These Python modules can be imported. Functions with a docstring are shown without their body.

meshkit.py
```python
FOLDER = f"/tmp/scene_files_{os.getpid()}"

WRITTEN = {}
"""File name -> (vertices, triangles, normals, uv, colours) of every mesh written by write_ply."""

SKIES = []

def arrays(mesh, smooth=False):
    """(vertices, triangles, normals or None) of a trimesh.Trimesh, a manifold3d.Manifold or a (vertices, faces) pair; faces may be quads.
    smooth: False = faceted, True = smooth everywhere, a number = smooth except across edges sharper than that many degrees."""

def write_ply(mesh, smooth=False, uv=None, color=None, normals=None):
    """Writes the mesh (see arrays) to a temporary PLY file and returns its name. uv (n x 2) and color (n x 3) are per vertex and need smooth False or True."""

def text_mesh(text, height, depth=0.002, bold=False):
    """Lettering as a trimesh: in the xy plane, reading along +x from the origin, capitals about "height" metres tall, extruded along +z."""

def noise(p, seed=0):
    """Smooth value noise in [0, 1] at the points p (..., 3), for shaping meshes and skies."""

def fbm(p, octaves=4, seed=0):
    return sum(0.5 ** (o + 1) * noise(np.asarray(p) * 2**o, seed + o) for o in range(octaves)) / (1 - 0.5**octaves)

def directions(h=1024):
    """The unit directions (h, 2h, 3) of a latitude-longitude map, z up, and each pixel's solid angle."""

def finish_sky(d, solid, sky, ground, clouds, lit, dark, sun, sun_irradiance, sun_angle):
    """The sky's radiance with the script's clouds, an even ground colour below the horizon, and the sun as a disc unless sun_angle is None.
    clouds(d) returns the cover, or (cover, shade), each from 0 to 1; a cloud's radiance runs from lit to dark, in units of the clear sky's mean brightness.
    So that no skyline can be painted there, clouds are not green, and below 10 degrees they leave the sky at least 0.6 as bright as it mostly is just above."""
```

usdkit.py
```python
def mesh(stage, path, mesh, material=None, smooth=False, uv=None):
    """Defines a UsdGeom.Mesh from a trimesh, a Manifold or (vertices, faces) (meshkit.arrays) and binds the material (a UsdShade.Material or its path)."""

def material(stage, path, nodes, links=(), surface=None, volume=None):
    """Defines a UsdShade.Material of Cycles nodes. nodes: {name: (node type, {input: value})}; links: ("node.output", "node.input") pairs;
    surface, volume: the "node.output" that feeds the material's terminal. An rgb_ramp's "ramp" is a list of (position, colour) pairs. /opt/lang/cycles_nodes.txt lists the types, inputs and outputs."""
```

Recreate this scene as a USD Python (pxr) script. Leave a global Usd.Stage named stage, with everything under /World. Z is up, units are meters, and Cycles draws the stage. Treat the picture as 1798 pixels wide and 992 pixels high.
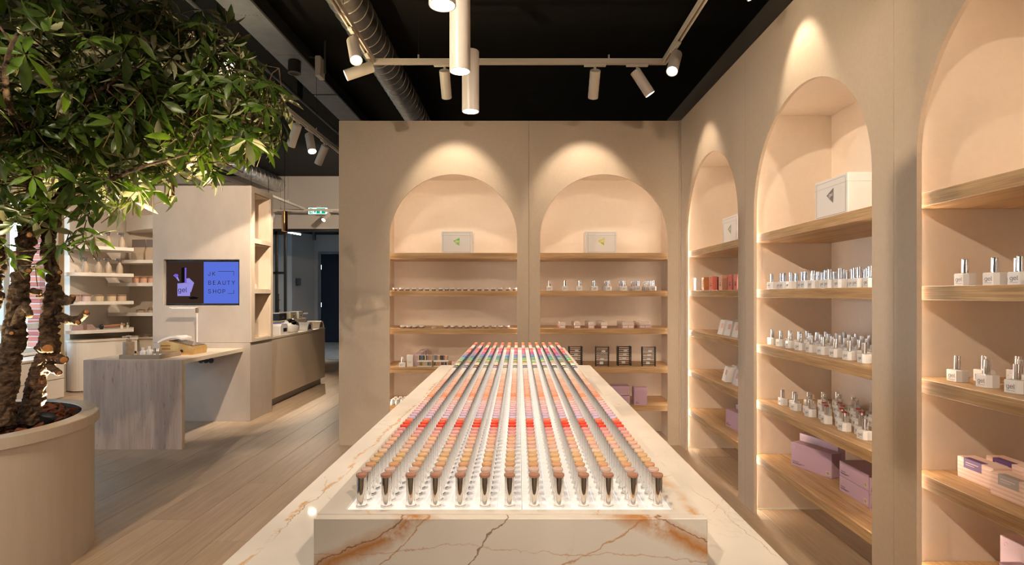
import math, random
import numpy as np, trimesh, manifold3d as m3, meshkit, usdkit
from shapely.geometry import Polygon, Point, box as sbox
from shapely.ops import unary_union
from pxr import Usd, UsdGeom, UsdLux, UsdShade, Gf, Sdf, Vt

stage = Usd.Stage.CreateInMemory()
UsdGeom.SetStageUpAxis(stage, 'Z'); UsdGeom.SetStageMetersPerUnit(stage, 1.0)
W = UsdGeom.Xform.Define(stage, '/World'); stage.SetDefaultPrim(W.GetPrim())
UsdGeom.Scope.Define(stage, '/World/Looks')

# ------------------------------------------------------------------ camera, daylight, exposure
F, CX, CY, EYE = 979.0, 911.0, 516.0, 1.30           # focal length and vanishing point in picture units of 1798 x 992
cam = UsdGeom.Camera.Define(stage, '/World/camera')
cam.CreateHorizontalApertureAttr(36.0); cam.CreateVerticalApertureAttr(36.0 * 992 / 1798)
cam.CreateFocalLengthAttr(36.0 * F / 1798)
cam.CreateHorizontalApertureOffsetAttr((899 - CX) / 1798 * 36); cam.CreateVerticalApertureOffsetAttr((CY - 496) / 1798 * 36)
cam.CreateClippingRangeAttr((0.02, 200)); cam.CreateExposureAttr(0.15)
cx_ = UsdGeom.Xformable(cam); cx_.AddTranslateOp().Set((0, 0, EYE)); cx_.AddRotateXOp().Set(90.0)
sky = UsdLux.DomeLight.Define(stage, '/World/sky'); sky.CreateColorAttr((0.62, 0.80, 1.0)); sky.CreateIntensityAttr(1.8)

WARM = (1.0, 0.80, 0.60)
K_SPOT = 60.0         # common factor of all spotlights
K_LED = 54.0

def at(x, y, Y): return np.array([(x - CX) / F * Y, Y, EYE - (y - CY) / F * Y])
def onX(x, X): return F * X / (x - CX)                 # depth of the picture column x on the plane of that X

# ------------------------------------------------------------------ prims
taken = {}
def numbered(parent, name):
    k = (parent, name); n = taken.get(k, -1) + 1; taken[k] = n
    return f'{parent}/{name}' if n == 0 else f'{parent}/{name}_{n:03d}'
def keys(p, label=None, cat=None, group=None, kind=None):
    if label and len(label.split()) > 16: print('LONG', len(label.split()), label)
    for k, v in (('label', label), ('category', cat), ('group', group), ('kind', kind)):
        if v: p.SetCustomDataByKey(k, v)
def thing(name, label, cat, loc=(0, 0, 0), rotz=0.0, group=None, kind=None):
    x = UsdGeom.Xform.Define(stage, numbered('/World', name))
    x.AddTranslateOp().Set(Gf.Vec3d(*map(float, loc))); x.AddRotateZOp().Set(float(rotz))
    keys(x.GetPrim(), label, cat, group, kind); LOC[str(x.GetPath())] = np.array(loc, float); return x.GetPrim()
LOC = {}
def part(parent, name, mesh, mat, label=None, smooth=False, kind=None):
    if parent and str(parent.GetPath()) in ABS: mesh = mv(mesh, -LOC[ABS[str(parent.GetPath())]])
    path = numbered(str(parent.GetPath()) if parent else '/World', name)
    p = usdkit.mesh(stage, path, mesh, mat, smooth=smooth).GetPrim(); keys(p, label=label, kind=kind)
    if parent and str(parent.GetPath()) in ABS: ABS[path] = ABS[str(parent.GetPath())]
    return p
ABS = {}
def wthing(*a, **k):
    """A thing whose parts are given in world coordinates."""
    t = thing(*a, **k); ABS[str(t.GetPath())] = str(t.GetPath()); return t
def solo(name, mesh, mat, label, cat, group=None, kind=None, smooth=False):
    p = part(None, name, mesh, mat, smooth=smooth); keys(p, label, cat, group, kind); return p
def struct(name, mesh, mat, parent=None, smooth=False, label=None):
    p = part(parent, name, mesh, mat, smooth=smooth, label=label)
    if parent is None: keys(p, kind='structure')
    return p
def dup(src, loc, rotz=0.0, label=None, group=None):
    was = src.GetCustomData(); base = src.GetName()
    if base[-4:-3] == '_' and base[-3:].isdigit(): base = base[:-4]
    r = UsdGeom.Xform.Define(stage, numbered('/World', base))
    r.AddTranslateOp().Set(Gf.Vec3d(*map(float, loc))); r.AddRotateZOp().Set(float(rotz))
    p = r.GetPrim(); p.GetReferences().AddInternalReference(src.GetPath()); p.SetInstanceable(True)
    keys(p, label or was['label'], was['category'], group or was.get('group')); return p
ORD = ['first', 'second', 'third', 'fourth', 'fifth', 'sixth', 'seventh', 'eighth', 'ninth', 'tenth', 'eleventh', 'twelfth', 'thirteenth', 'fourteenth', 'fifteenth', 'sixteenth', 'seventeenth', 'eighteenth', 'nineteenth', 'twentieth', 'twenty-first', 'twenty-second', 'twenty-third', 'twenty-fourth', 'twenty-fifth']
def nth(i, n, a='leftmost', b='rightmost', side='from the left'):
    return a if i == 0 else b if i == n - 1 else f'{ORD[i]} {side}'

# ------------------------------------------------------------------ shapes
def mk(v, f): return trimesh.Trimesh(np.asarray(v, float), np.asarray(f, int), process=False)
def cat(*ms):
    ms = [m for m in (ms[0] if len(ms) == 1 and isinstance(ms[0], (list, tuple)) else ms)]
    return trimesh.util.concatenate(ms)
def mv(m, *t): m = m.copy(); m.apply_translation(np.array(t[0] if len(t) == 1 else t, float)); return m
def rot(m, deg, axis, at_=(0, 0, 0)):
    m = m.copy(); m.apply_transform(trimesh.transformations.rotation_matrix(math.radians(deg), axis, at_)); return m
def cube(x0, x1, y0, y1, z0, z1): return mv(trimesh.creation.box((x1 - x0, y1 - y0, z1 - z0)), (x0 + x1) / 2, (y0 + y1) / 2, (z0 + z1) / 2)
def cbox(x0, x1, y0, y1, z0, z1, b=0.002):
    """A box with chamfered edges."""
    h = np.array([x1 - x0, y1 - y0, z1 - z0]) / 2; b = min(b, h.min() * 0.45); v = []
    for s in np.ndindex(2, 2, 2):
        sg = np.array(s) * 2 - 1
        for k in range(3):
            q = h - b; q[k] = h[k]; v.append(sg * q)
    return mv(trimesh.convex.convex_hull(np.array(v)), (x0 + x1) / 2, (y0 + y1) / 2, (z0 + z1) / 2)
def hull(pts): return trimesh.convex.convex_hull(np.asarray(pts, float))
def frame_axes(d):
    d = np.asarray(d, float); d = d / np.linalg.norm(d)
    a = np.cross(d, [0, 0, 1.0] if abs(d[2]) < 0.95 else [0, 1.0, 0]); a /= np.linalg.norm(a)
    return a, np.cross(d, a), d
def lathe(prof, n=24, o=(0, 0, 0), d=(0, 0, 1)):
    """Revolves (radius, height) pairs about the axis d through o; closed where the radius is 0."""
    a, b, d = frame_axes(d); t = np.arange(n) * 2 * np.pi / n; v = []; f = []
    ring = lambda r, h: np.asarray(o) + d * h + r * (np.cos(t)[:, None] * a + np.sin(t)[:, None] * b)
    for r, h in prof: v.append(ring(max(r, 1e-6), h))
    v = np.vstack(v); i = np.arange(n); j = (i + 1) % n
    for k in range(len(prof) - 1):
        p, q = k * n, (k + 1) * n
        f += [np.stack([p + i, p + j, q + j], 1), np.stack([p + i, q + j, q + i], 1)]
    return mk(v, np.vstack(f))
def cyl(r, h, o=(0, 0, 0), d=(0, 0, 1), n=24, b=0.0):
    if b: return lathe([(0, 0), (r - b, 0), (r, b), (r, h - b), (r - b, h), (0, h)], n, o, d)
    return lathe([(0, 0), (r, 0), (r, h), (0, h)], n, o, d)
def tube(pts, r, n=8, cap=True):
    p = np.asarray(pts, float); r = np.broadcast_to(r, (len(p),)).astype(float)
    t = np.gradient(p, axis=0); t /= np.linalg.norm(t, axis=1, keepdims=True) + 1e-12
    a = np.cross(t[0], [0, 0, 1.0] if abs(t[0][2]) < 0.9 else [1.0, 0, 0]); v = []
    for k in range(len(p)):
        a = a - t[k] * a.dot(t[k]); a /= np.linalg.norm(a); b = np.cross(t[k], a); g = np.arange(n) * 2 * np.pi / n
        v.append(p[k] + r[k] * (np.cos(g)[:, None] * a + np.sin(g)[:, None] * b))
    f = []; i = np.arange(n); j = (i + 1) % n
    for k in range(len(p) - 1): f += [np.stack([k * n + i, k * n + j, (k + 1) * n + j], 1), np.stack([k * n + i, (k + 1) * n + j, (k + 1) * n + i], 1)]
    v = np.vstack(v)
    if cap:
        m = len(v); v = np.vstack([v, p[0], p[-1]]); e = (len(p) - 1) * n
        f += [np.stack([j, i, np.full(n, m)], 1), np.stack([e + i, e + j, np.full(n, m + 1)], 1)]
    return mk(v, np.vstack(f))
def bar(a, b, r, n=10): return tube([a, b], r, n)
def extrude(poly, depth, O=(0, 0, 0), U=(1, 0, 0), V=(0, 1, 0), Wd=(0, 0, 1)):
    """A shapely polygon (u, v) pushed out along Wd."""
    gs = getattr(poly, 'geoms', [poly]); U, V, Wd, O = map(lambda q: np.array(q, float), (U, V, Wd, O)); out = []
    for g in gs:
        m = trimesh.creation.extrude_polygon(g, depth, engine='earcut'); q = m.vertices
        r = mk(O + q[:, :1] * U + q[:, 1:2] * V + q[:, 2:] * Wd, m.faces)
        if np.dot(np.cross(U, V), Wd) < 0: r.invert()
        out.append(r)
    return cat(out)
def text(s, h, O, U, V, depth=0.0006, bold=False, mid=False):
    m = meshkit.text_mesh(s, h, depth, bold); U, V = np.array(U, float), np.array(V, float); q = m.vertices.copy()
    if mid: q[:, 0] -= (q[:, 0].min() + q[:, 0].max()) / 2; q[:, 1] -= (q[:, 1].min() + q[:, 1].max()) / 2
    return mk(np.array(O, float) + q[:, :1] * U + q[:, 1:2] * V + q[:, 2:] * np.cross(U, V), m.faces)
def man(m): return m3.Manifold(m3.Mesh(np.asarray(m.vertices, np.float32), np.asarray(m.faces, np.uint32)))
def unman(m): q = m.to_mesh(); return mk(q.vert_properties[:, :3], q.tri_verts)
def cut(a, *bs):
    r = m3.Manifold.cube((1, 1, 1)); lo, hi = a.bounds
    r = man(a)
    for b in bs: r = r - man(b)
    return unman(r)
def mcube(x0, x1, y0, y1, z0, z1):
    b = trimesh.creation.box((x1 - x0, y1 - y0, z1 - z0)); return mv(b, (x0 + x1) / 2, (y0 + y1) / 2, (z0 + z1) / 2)

# ------------------------------------------------------------------ materials
def srgb(r, g, b):
    c = np.array([r, g, b]) / 255.0
    return tuple(np.where(c < 0.04045, c / 12.92, ((c + 0.055) / 1.055) ** 2.4))
def look(name, nodes, links, surface='p.BSDF'): return usdkit.material(stage, '/World/Looks/' + name, nodes, links, surface)
def plain(name, c, rough=0.5, metal=0.0, **kw):
    return look(name, {'p': ('principled_bsdf', {'base_color': c, 'roughness': rough, 'metallic': metal, **kw})}, [])
def mottled(name, c1, c2, scale=(8, 8, 8), rough=0.5, detail=4.0, bump=0.0, lo=0.35, hi=0.65, metal=0.0, dist=0.002, **kw):
    n = {'g': ('geometry', {}), 'm': ('mapping', {'scale': scale}), 'n': ('noise_texture', {'scale': 1.0, 'detail': detail, 'roughness': 0.6}),
         'r': ('rgb_ramp', {'ramp': [(lo, c1), (hi, c2)]}), 'p': ('principled_bsdf', {'roughness': rough, 'metallic': metal, **kw})}
    l = [('g.position', 'm.vector'), ('m.vector', 'n.vector'), ('n.fac', 'r.fac'), ('r.color', 'p.base_color')]
    if bump:
        n['b'] = ('bump', {'strength': bump, 'distance': dist}); l += [('n.fac', 'b.height'), ('b.normal', 'p.normal')]
    return look(name, n, l)
def glow(name, c, s):
    return look(name, {'e': ('emission', {'color': c, 'strength': s})}, [], 'e.emission')
def wood(name, c1, c2, c3, along='y', rough=0.45, fine=1.0, shift=0.0, bump=0.15):
    sc = {'y': (26, 1.1, 26), 'x': (1.1, 26, 26)}[along]; sf = {'y': (190, 5, 190), 'x': (5, 190, 190)}[along]
    n = {'g': ('geometry', {}), 'o': ('object_info', {}), 'k': ('math', {'math_type': 'multiply', 'value2': 37.0}),
         'c': ('combine_xyz', {}), 'a': ('vector_math', {'math_type': 'add'}),
         'm': ('mapping', {'scale': sc, 'location': (shift, shift, shift)}), 'm2': ('mapping', {'scale': sf}),
         'n': ('noise_texture', {'scale': 1.0, 'detail': 5.0, 'roughness': 0.6, 'distortion': 0.6}), 'n2': ('noise_texture', {'scale': 1.0, 'detail': 3.0}),
         'r': ('rgb_ramp', {'ramp': [(0.3, c1), (0.52, c2), (0.72, c3)]}), 'r2': ('rgb_ramp', {'ramp': [(0.38, (0.78, 0.76, 0.73)), (0.62, (1.06, 1.06, 1.06))]}),
         'x': ('mix_color', {'blend_type': 'multiply', 'fac': fine, 'use_clamp': False}), 'b': ('bump', {'strength': bump, 'distance': 0.001}), 'p': ('principled_bsdf', {'roughness': rough})}
    l = [('o.random', 'k.value1'), ('k.value', 'c.x'), ('k.value', 'c.y'), ('k.value', 'c.z'), ('g.position', 'a.vector1'), ('c.vector', 'a.vector2'),
         ('a.vector', 'm.vector'), ('a.vector', 'm2.vector'), ('m.vector', 'n.vector'), ('m2.vector', 'n2.vector'), ('n.fac', 'r.fac'), ('n2.fac', 'r2.fac'),
         ('r.color', 'x.a'), ('r2.color', 'x.b'), ('x.result', 'p.base_color'), ('n2.fac', 'b.height'), ('b.normal', 'p.normal')]
    return look(name, n, l)

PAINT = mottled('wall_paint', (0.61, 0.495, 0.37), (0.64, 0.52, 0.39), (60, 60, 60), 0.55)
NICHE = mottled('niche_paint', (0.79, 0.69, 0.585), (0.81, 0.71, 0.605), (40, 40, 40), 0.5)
BLACK = plain('ceiling_black', (0.003, 0.0028, 0.0025), 0.9)
GREYWALL = plain('grey_wall', (0.26, 0.20, 0.155), 0.8)
WHITEWALL = plain('white_wall', (0.62, 0.58, 0.54), 0.7)
OAKX = wood('oak_along_x', srgb(168, 130, 88), srgb(196, 160, 116), srgb(208, 176, 132), 'x')
OAKY = wood('oak_along_y', srgb(168, 130, 88), srgb(196, 160, 116), srgb(208, 176, 132), 'y')
PLANKS = [wood(f'floor_oak_{i}', srgb(*(np.array((170, 148, 124)) + d)), srgb(*(np.array((180, 158, 133)) + d)), srgb(*(np.array((190, 168, 143)) + d)), 'y', 0.42, 0.5, i * 7.7, 0.06) for i, d in enumerate((-9, -4, 0, 3, 6))]
WHITEMET = plain('white_lacquer', (0.72, 0.66, 0.60), 0.35)
DARK = plain('black_metal', (0.012, 0.012, 0.013), 0.4)
RUBBER = plain('black_cord', (0.01, 0.01, 0.01), 0.6)
CHROME = plain('chrome', (0.86, 0.84, 0.82), 0.07, 1.0)
COPPER = mottled('brushed_copper', srgb(150, 108, 70), srgb(185, 138, 95), (300, 300, 4), 0.3, metal=1.0)
ZINC = mottled('galvanised_steel', (0.62, 0.61, 0.60), (0.80, 0.79, 0.77), (18, 18, 18), 0.33, metal=1.0)
WHITE = plain('white_gloss', (0.80, 0.78, 0.76), 0.25)
MATWHITE = plain('white_card', (0.80, 0.77, 0.74), 0.5)
LILAC = plain('lilac_card', srgb(190, 158, 176), 0.45)
LILAC2 = plain('pale_lilac_card', srgb(216, 190, 204), 0.45)
PURPLE = plain('purple_print', srgb(96, 66, 122), 0.5)
PINKCARD = plain('pink_card', srgb(232, 200, 190), 0.5)
CREAM = plain('cream_print', srgb(226, 208, 170), 0.5)
INK = plain('dark_ink', srgb(70, 58, 66), 0.5)
GREYINK = plain('grey_ink', srgb(120, 115, 118), 0.5)
GREEN = plain('green_print', (0.0, 0.25, 0.09), 0.5)
PANE = look('window_glass', {'w': ('layer_weight', {'blend': 0.5}), 'q': ('math', {'math_type': 'power', 'value2': 5.0}), 'f': ('math', {'math_type': 'multiply_add', 'value2': 0.9, 'value3': 0.04}), 't': ('transparent_bsdf', {'color': (0.96, 0.98, 0.98)}), 'g': ('glossy_bsdf', {'color': (1, 1, 1), 'roughness': 0.0}), 'x': ('mix_closure', {})},
            [('w.facing', 'q.value1'), ('q.value', 'f.value1'), ('f.value', 'x.fac'), ('t.BSDF', 'x.closure1'), ('g.BSDF', 'x.closure2')], 'x.closure')
CLEAR = look('clear_acrylic', {'w': ('layer_weight', {'blend': 0.5}), 'q': ('math', {'math_type': 'power', 'value2': 4.0}), 'f': ('math', {'math_type': 'multiply_add', 'value2': 0.8, 'value3': 0.05}), 't': ('transparent_bsdf', {'color': (0.93, 0.93, 0.94)}), 'g': ('glossy_bsdf', {'color': (1, 1, 1), 'roughness': 0.05}), 'x': ('mix_closure', {})},
             [('w.facing', 'q.value1'), ('q.value', 'f.value1'), ('f.value', 'x.fac'), ('t.BSDF', 'x.closure1'), ('g.BSDF', 'x.closure2')], 'x.closure')
LENS = glow('lamp_lens', WARM, 14.0)
LENS_DIM = glow('lamp_lens_seen_off_axis', (1.0, 0.86, 0.76), 2.2)
LEDGLOW2 = glow('led_strip_glow_top', (1.0, 0.82, 0.64), K_LED * .5)
LEDGLOW = glow('led_strip_glow', (1.0, 0.84, 0.68), K_LED)

def lamp_light(parent, o, d, power, half, soft=0.12, color=WARM, radius=0.02):
    """The light of one spotlight, at its lens and along its axis."""
    s = UsdLux.SphereLight.Define(stage, numbered(str(parent.GetPath()), 'beam'))
    s.CreateRadiusAttr(radius); s.CreateIntensityAttr(float(power)); s.CreateColorAttr(color); s.CreateNormalizeAttr(True)
    sh = UsdLux.ShapingAPI.Apply(s.GetPrim()); sh.CreateShapingConeAngleAttr(float(half)); sh.CreateShapingConeSoftnessAttr(float(soft))
    a, b, d = frame_axes(d); m = np.eye(4); m[0, :3], m[1, :3], m[2, :3], m[3, :3] = a, np.cross(-d, a), -d, np.asarray(o) - LOC[ABS[str(parent.GetPath())]]
    UsdGeom.Xformable(s).AddTransformOp().Set(Gf.Matrix4d(m.tolist())); return s
# ================================================================== the room
XR, YB, WT, CEIL = 1.39, 4.79, 2.7875, 3.60
YF, XL, YN = 10.9, -6.1, -3.0                         # far wall, left wall, wall behind the camera
rng = random.Random(5)

# floor: oak planks running away from the camera
fl = UsdGeom.Xform.Define(stage, numbered('/World', 'floor')).GetPrim(); keys(fl, kind='structure')
part(fl, 'subfloor', cube(XL - 0.3, 2.4, YN - 0.2, YF + 0.1, -0.12, -0.012), plain('subfloor', (0.12, 0.09, 0.06), 0.8))
pw, plen, k = 0.255, 2.35, 0
for i, x in enumerate(np.arange(XL - 0.1, 2.0, pw)):
    y = 0.2 - rng.uniform(0, plen)
    while y < YF:
        y1 = min(y + plen, YF + 0.05)
        if y1 > 0.3:
            part(fl, 'plank', cbox(x + 0.0006, x + pw - 0.0006, max(y, 0.1) + 0.0006, y1 - 0.0006, -0.012, 0.0, 0.0012), PLANKS[rng.choice([0, 1, 1, 2, 2, 3, 3, 4])])
        y = y1
part(fl, 'plank', cube(XL - 0.1, 2.0, YN, 0.1, -0.012, 0), PLANKS[2])

struct('ceiling', cube(XL - 0.3, 2.4, YN - 0.2, YF + 0.1, CEIL, CEIL + 0.1), BLACK)

def arch(c, r, spring, n=48):
    t = np.linspace(0, np.pi, n)
    return Polygon([(c - r, -0.01), *[(c - r * -math.cos(math.pi - a) if False else c + r * math.cos(math.pi - a), spring + r * math.sin(a)) for a in t], (c + r, -0.01)])
RB, SPRING, PT = 0.548, 1.7795, 0.018                 # arch radius, spring height, panel thickness
ARB = [(-1.111 - 0.0147) / 2, (0.186 + 1.277) / 2]     # arch centres of the back wall along x
ARR = [4.087, 2.747, 1.396]                           # of the right wall along y
SH = [1.655, 1.327, 1.0, 0.665, 0.335]                # shelf tops
NI, ND, NTOP = 0.620, 0.50, 2.377                      # niche half width, depth and ceiling

wb = UsdGeom.Xform.Define(stage, numbered('/World', 'wall_back')).GetPrim(); keys(wb, kind='structure')
for x0, x1, c in ((-1.546, 0.0845, ARB[0]), (0.0865, XR + 0.02, ARB[1])):
    pl = sbox(x0, 0, x1, WT).difference(arch(c, RB, SPRING))
    part(wb, 'panel', extrude(pl, PT, (0, YB, 0), (1, 0, 0), (0, 0, 1), (0, 1, 0)), PAINT)
part(wb, 'end_panel', cube(-1.546, -1.528, YB + PT, YB + 0.56, 0, WT), PAINT)
part(wb, 'back_board', cube(-1.546, XR, YB + 0.56, YB + 0.58, 0, WT), PAINT)
part(wb, 'top_board', cube(-1.528, XR, YB + PT, YB + 0.56, WT - 0.02, WT), PAINT)
wr = UsdGeom.Xform.Define(stage, numbered('/World', 'wall_right')).GetPrim(); keys(wr, kind='structure')
seams = [YB, 3.4225, 2.0675, 0.70, -1.1, YN]
for i in range(5):
    y1, y0 = seams[i] - 0.001, seams[i + 1] + 0.001
    pl = sbox(y0, 0, y1, WT)
    if i < 3: pl = pl.difference(arch(ARR[i], RB + 0.004, SPRING))
    part(wr, 'panel', extrude(pl, PT, (XR, 0, 0), (0, 1, 0), (0, 0, 1), (1, 0, 0)), PAINT)
part(wr, 'top_board', cube(XR + PT, 1.95, YN, YB, WT - 0.02, WT), PAINT)
struct('trim', cbox(XR - 0.014, XR - 0.0005, YB - 0.014, YB - 0.0005, 0, WT, 0.001), PAINT)   # bead in the inside corner

def niche(wall, along, c):
    """The lining behind one arch: back, sides, ceiling and a white joint along the floor; LED strips stand behind both edges of the panel, an added one under the ceiling."""
    if along == 'x':
        B = lambda u0, u1, d0, d1, z0, z1: cube(c + u0, c + u1, YB + PT + d0, YB + PT + d1, z0, z1)
    else:
        B = lambda u0, u1, d0, d1, z0, z1: cube(XR + PT + d0, XR + PT + d1, c + u0, c + u1, z0, z1)
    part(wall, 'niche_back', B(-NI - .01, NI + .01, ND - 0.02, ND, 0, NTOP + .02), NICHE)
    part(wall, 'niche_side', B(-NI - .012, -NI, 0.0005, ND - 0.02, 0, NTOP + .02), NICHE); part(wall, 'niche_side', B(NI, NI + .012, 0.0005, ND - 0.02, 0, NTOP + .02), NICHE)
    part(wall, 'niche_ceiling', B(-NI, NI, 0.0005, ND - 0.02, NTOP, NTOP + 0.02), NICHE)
    part(wall, 'floor_joint', cat(B(-NI, NI, ND - 0.024, ND - 0.02, 0, 0.006), B(-NI, -NI + .004, 0, ND - .02, 0, .006), B(NI - .004, NI, 0, ND - .02, 0, .006)), MATWHITE)
    part(wall, 'led_strip', B(-NI + .06, NI - .06, 0.004, 0.012, NTOP - .003, NTOP - .0005), LEDGLOW2)  # unseen strip added to brighten the upper niche
    for s in (-1, 1):
        u = s * (NI - 0.001)
        part(wall, 'led_strip', B(min(u, u - s * .003), max(u, u - s * .003), 0.004, 0.012, 0.02, 2.2), LEDGLOW)
for c in ARB: niche(wb, 'x', c)
for c in ARR: niche(wr, 'y', c)

PLACE = [('the left arch of the back wall', 'x', ARB[0]), ('the right arch of the back wall', 'x', ARB[1]), ('the far arch of the right wall', 'y', ARR[0]),
         ('the middle arch of the right wall', 'y', ARR[1]), ('the nearest arch of the right wall', 'y', ARR[2])]
LEVEL = ['top', 'second', 'third', 'fourth', 'lowest']
for where, al, c in PLACE:
    for z, lv in zip(SH, LEVEL):
        if al == 'x': m = cbox(c - NI + .002, c + NI - .002, YB + PT + 0.014, YB + PT + ND - 0.021, z - 0.048, z, 0.0015)
        else: m = cbox(XR + PT + 0.014, XR + PT + ND - 0.021, c - NI + .002, c + NI - .002, z - 0.048, z, 0.0015)
        solo('oak_shelf', m, OAKX if al == 'x' else OAKY, f'thick oak shelf, {lv} of five in {where}', 'shelf', f'oak shelves in {where}')

# grey masonry behind the right wall, far and left walls, wall behind the camera
struct('wall_outer', cube(1.96, 2.06, YN, YF, 0, CEIL), GREYWALL)
struct('wall_front', cube(XL, 2.0, YN - 0.1, YN, 0, CEIL), PAINT)
OP = (-5.40, -3.0, 2.57)                                # opening in the far wall
pl = sbox(XL, 0, 2.0, CEIL).difference(sbox(OP[0], -1, OP[1], OP[2]))
struct('wall_far', extrude(pl, 0.12, (0, YF, 0), (1, 0, 0), (0, 0, 1), (0, 1, 0)), WHITEWALL)
struct('trim', cat(cbox(OP[0], OP[1], YF - 0.01, YF + 0.13, OP[2] - 0.05, OP[2], 0.002), cbox(OP[1] - 0.04, OP[1], YF - 0.01, YF + 0.13, 0, OP[2] - 0.05, 0.002)), DARK)
wins = [(0.3, 2.1), (3.0, 4.9), (6.05, 7.42)]
pl = sbox(YN, 0, YF + .1, CEIL)
for a, b in wins: pl = pl.difference(sbox(a, 0.56, b, 2.5))
struct('wall_left', extrude(pl, 0.2, (XL - 0.2, 0, 0), (0, 1, 0), (0, 0, 1), (1, 0, 0)), WHITEWALL)
WFRAME = plain('window_frame', (0.50, 0.55, 0.58), 0.4)
for k, (a, b) in enumerate(wins):
    w = UsdGeom.Xform.Define(stage, f'/World/window_{k + 1}').GetPrim(); keys(w, kind='structure')
    x0, x1, fw = XL - 0.14, XL - 0.07, 0.06
    ms = [cbox(x0, x1, a, b, 0.56, 0.56 + fw), cbox(x0, x1, a, b, 2.5 - fw, 2.5), cbox(x0, x1, a, a + fw, 0.56 + fw, 2.5 - fw), cbox(x0, x1, b - fw, b, 0.56 + fw, 2.5 - fw), cbox(x0, x1, a + fw, b - fw, 0.86, 0.93)]
    part(w, 'frame', cat(ms), WFRAME)
    mid = (a + b) / 2 if k < 2 else 6.72
    part(w, 'mullion', cbox(x0, x1, mid - 0.04, mid + 0.04, 0.56 + fw, 2.5 - fw), WFRAME)
    for p0, p1 in ((a + fw, mid - .04), (mid + .04, b - fw)):
        part(w, 'pane', cube(x0 + .03, x0 + .036, p0, p1, 0.93, 2.5 - fw), PANE); part(w, 'pane', cube(x0 + .03, x0 + .036, p0, p1, 0.56 + fw, 0.86), PANE)
    part(w, 'sill', cbox(XL - 0.07, XL + 0.03, a - 0.0, b + 0.0, 0.535, 0.559), WHITEWALL)

# outside the window: paving, grass and a brick pier with its bricks
solo('paving', cube(XL - 14, XL - 0.25, -6, 16, -0.15, -0.05), mottled('paving_stone', (0.22, 0.22, 0.22), (0.32, 0.31, 0.30), (3, 3, 3), 0.9), 'grey paving outside the window behind the tree', 'paving')
solo('lawn', cbox(XL - 13, XL - 3.2, -5, 15, -0.05, 0.03, 0.02), mottled('grass', (0.06, 0.14, 0.03), (0.12, 0.24, 0.06), (14, 14, 14), 0.9), 'green lawn seen through the window behind the tree trunks', 'lawn')
BR = [plain(f'brick_{i}', srgb(*c), 0.85) for i, c in enumerate(((168, 92, 78), (150, 78, 66), (182, 110, 92)))]
pxa, pxb, pya = -7.01, -6.83, 7.95
pier = wthing('brick_pier', 'red brick pier outside the window behind the tree trunks', 'brick pier', ((pxa + pxb) / 2, pya + .2, -0.05))
part(pier, 'mortar', cube(pxa + .006, pxb - .006, pya + .006, pya + .394, -0.05, 2.85), plain('mortar', (0.5, 0.48, 0.46), 0.9))
for r_ in range(36):
    z0 = r_ * 0.078
    for y0, y1 in (((pya, pya + .195), (pya + .205, pya + .4)) if r_ % 2 else ((pya, pya + .09), (pya + .10, pya + .30), (pya + .31, pya + .4))):
        part(pier, 'brick', cbox(pxa, pxb, y0, y1, z0, z0 + 0.066, 0.003), BR[rng.randrange(3)])

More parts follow.
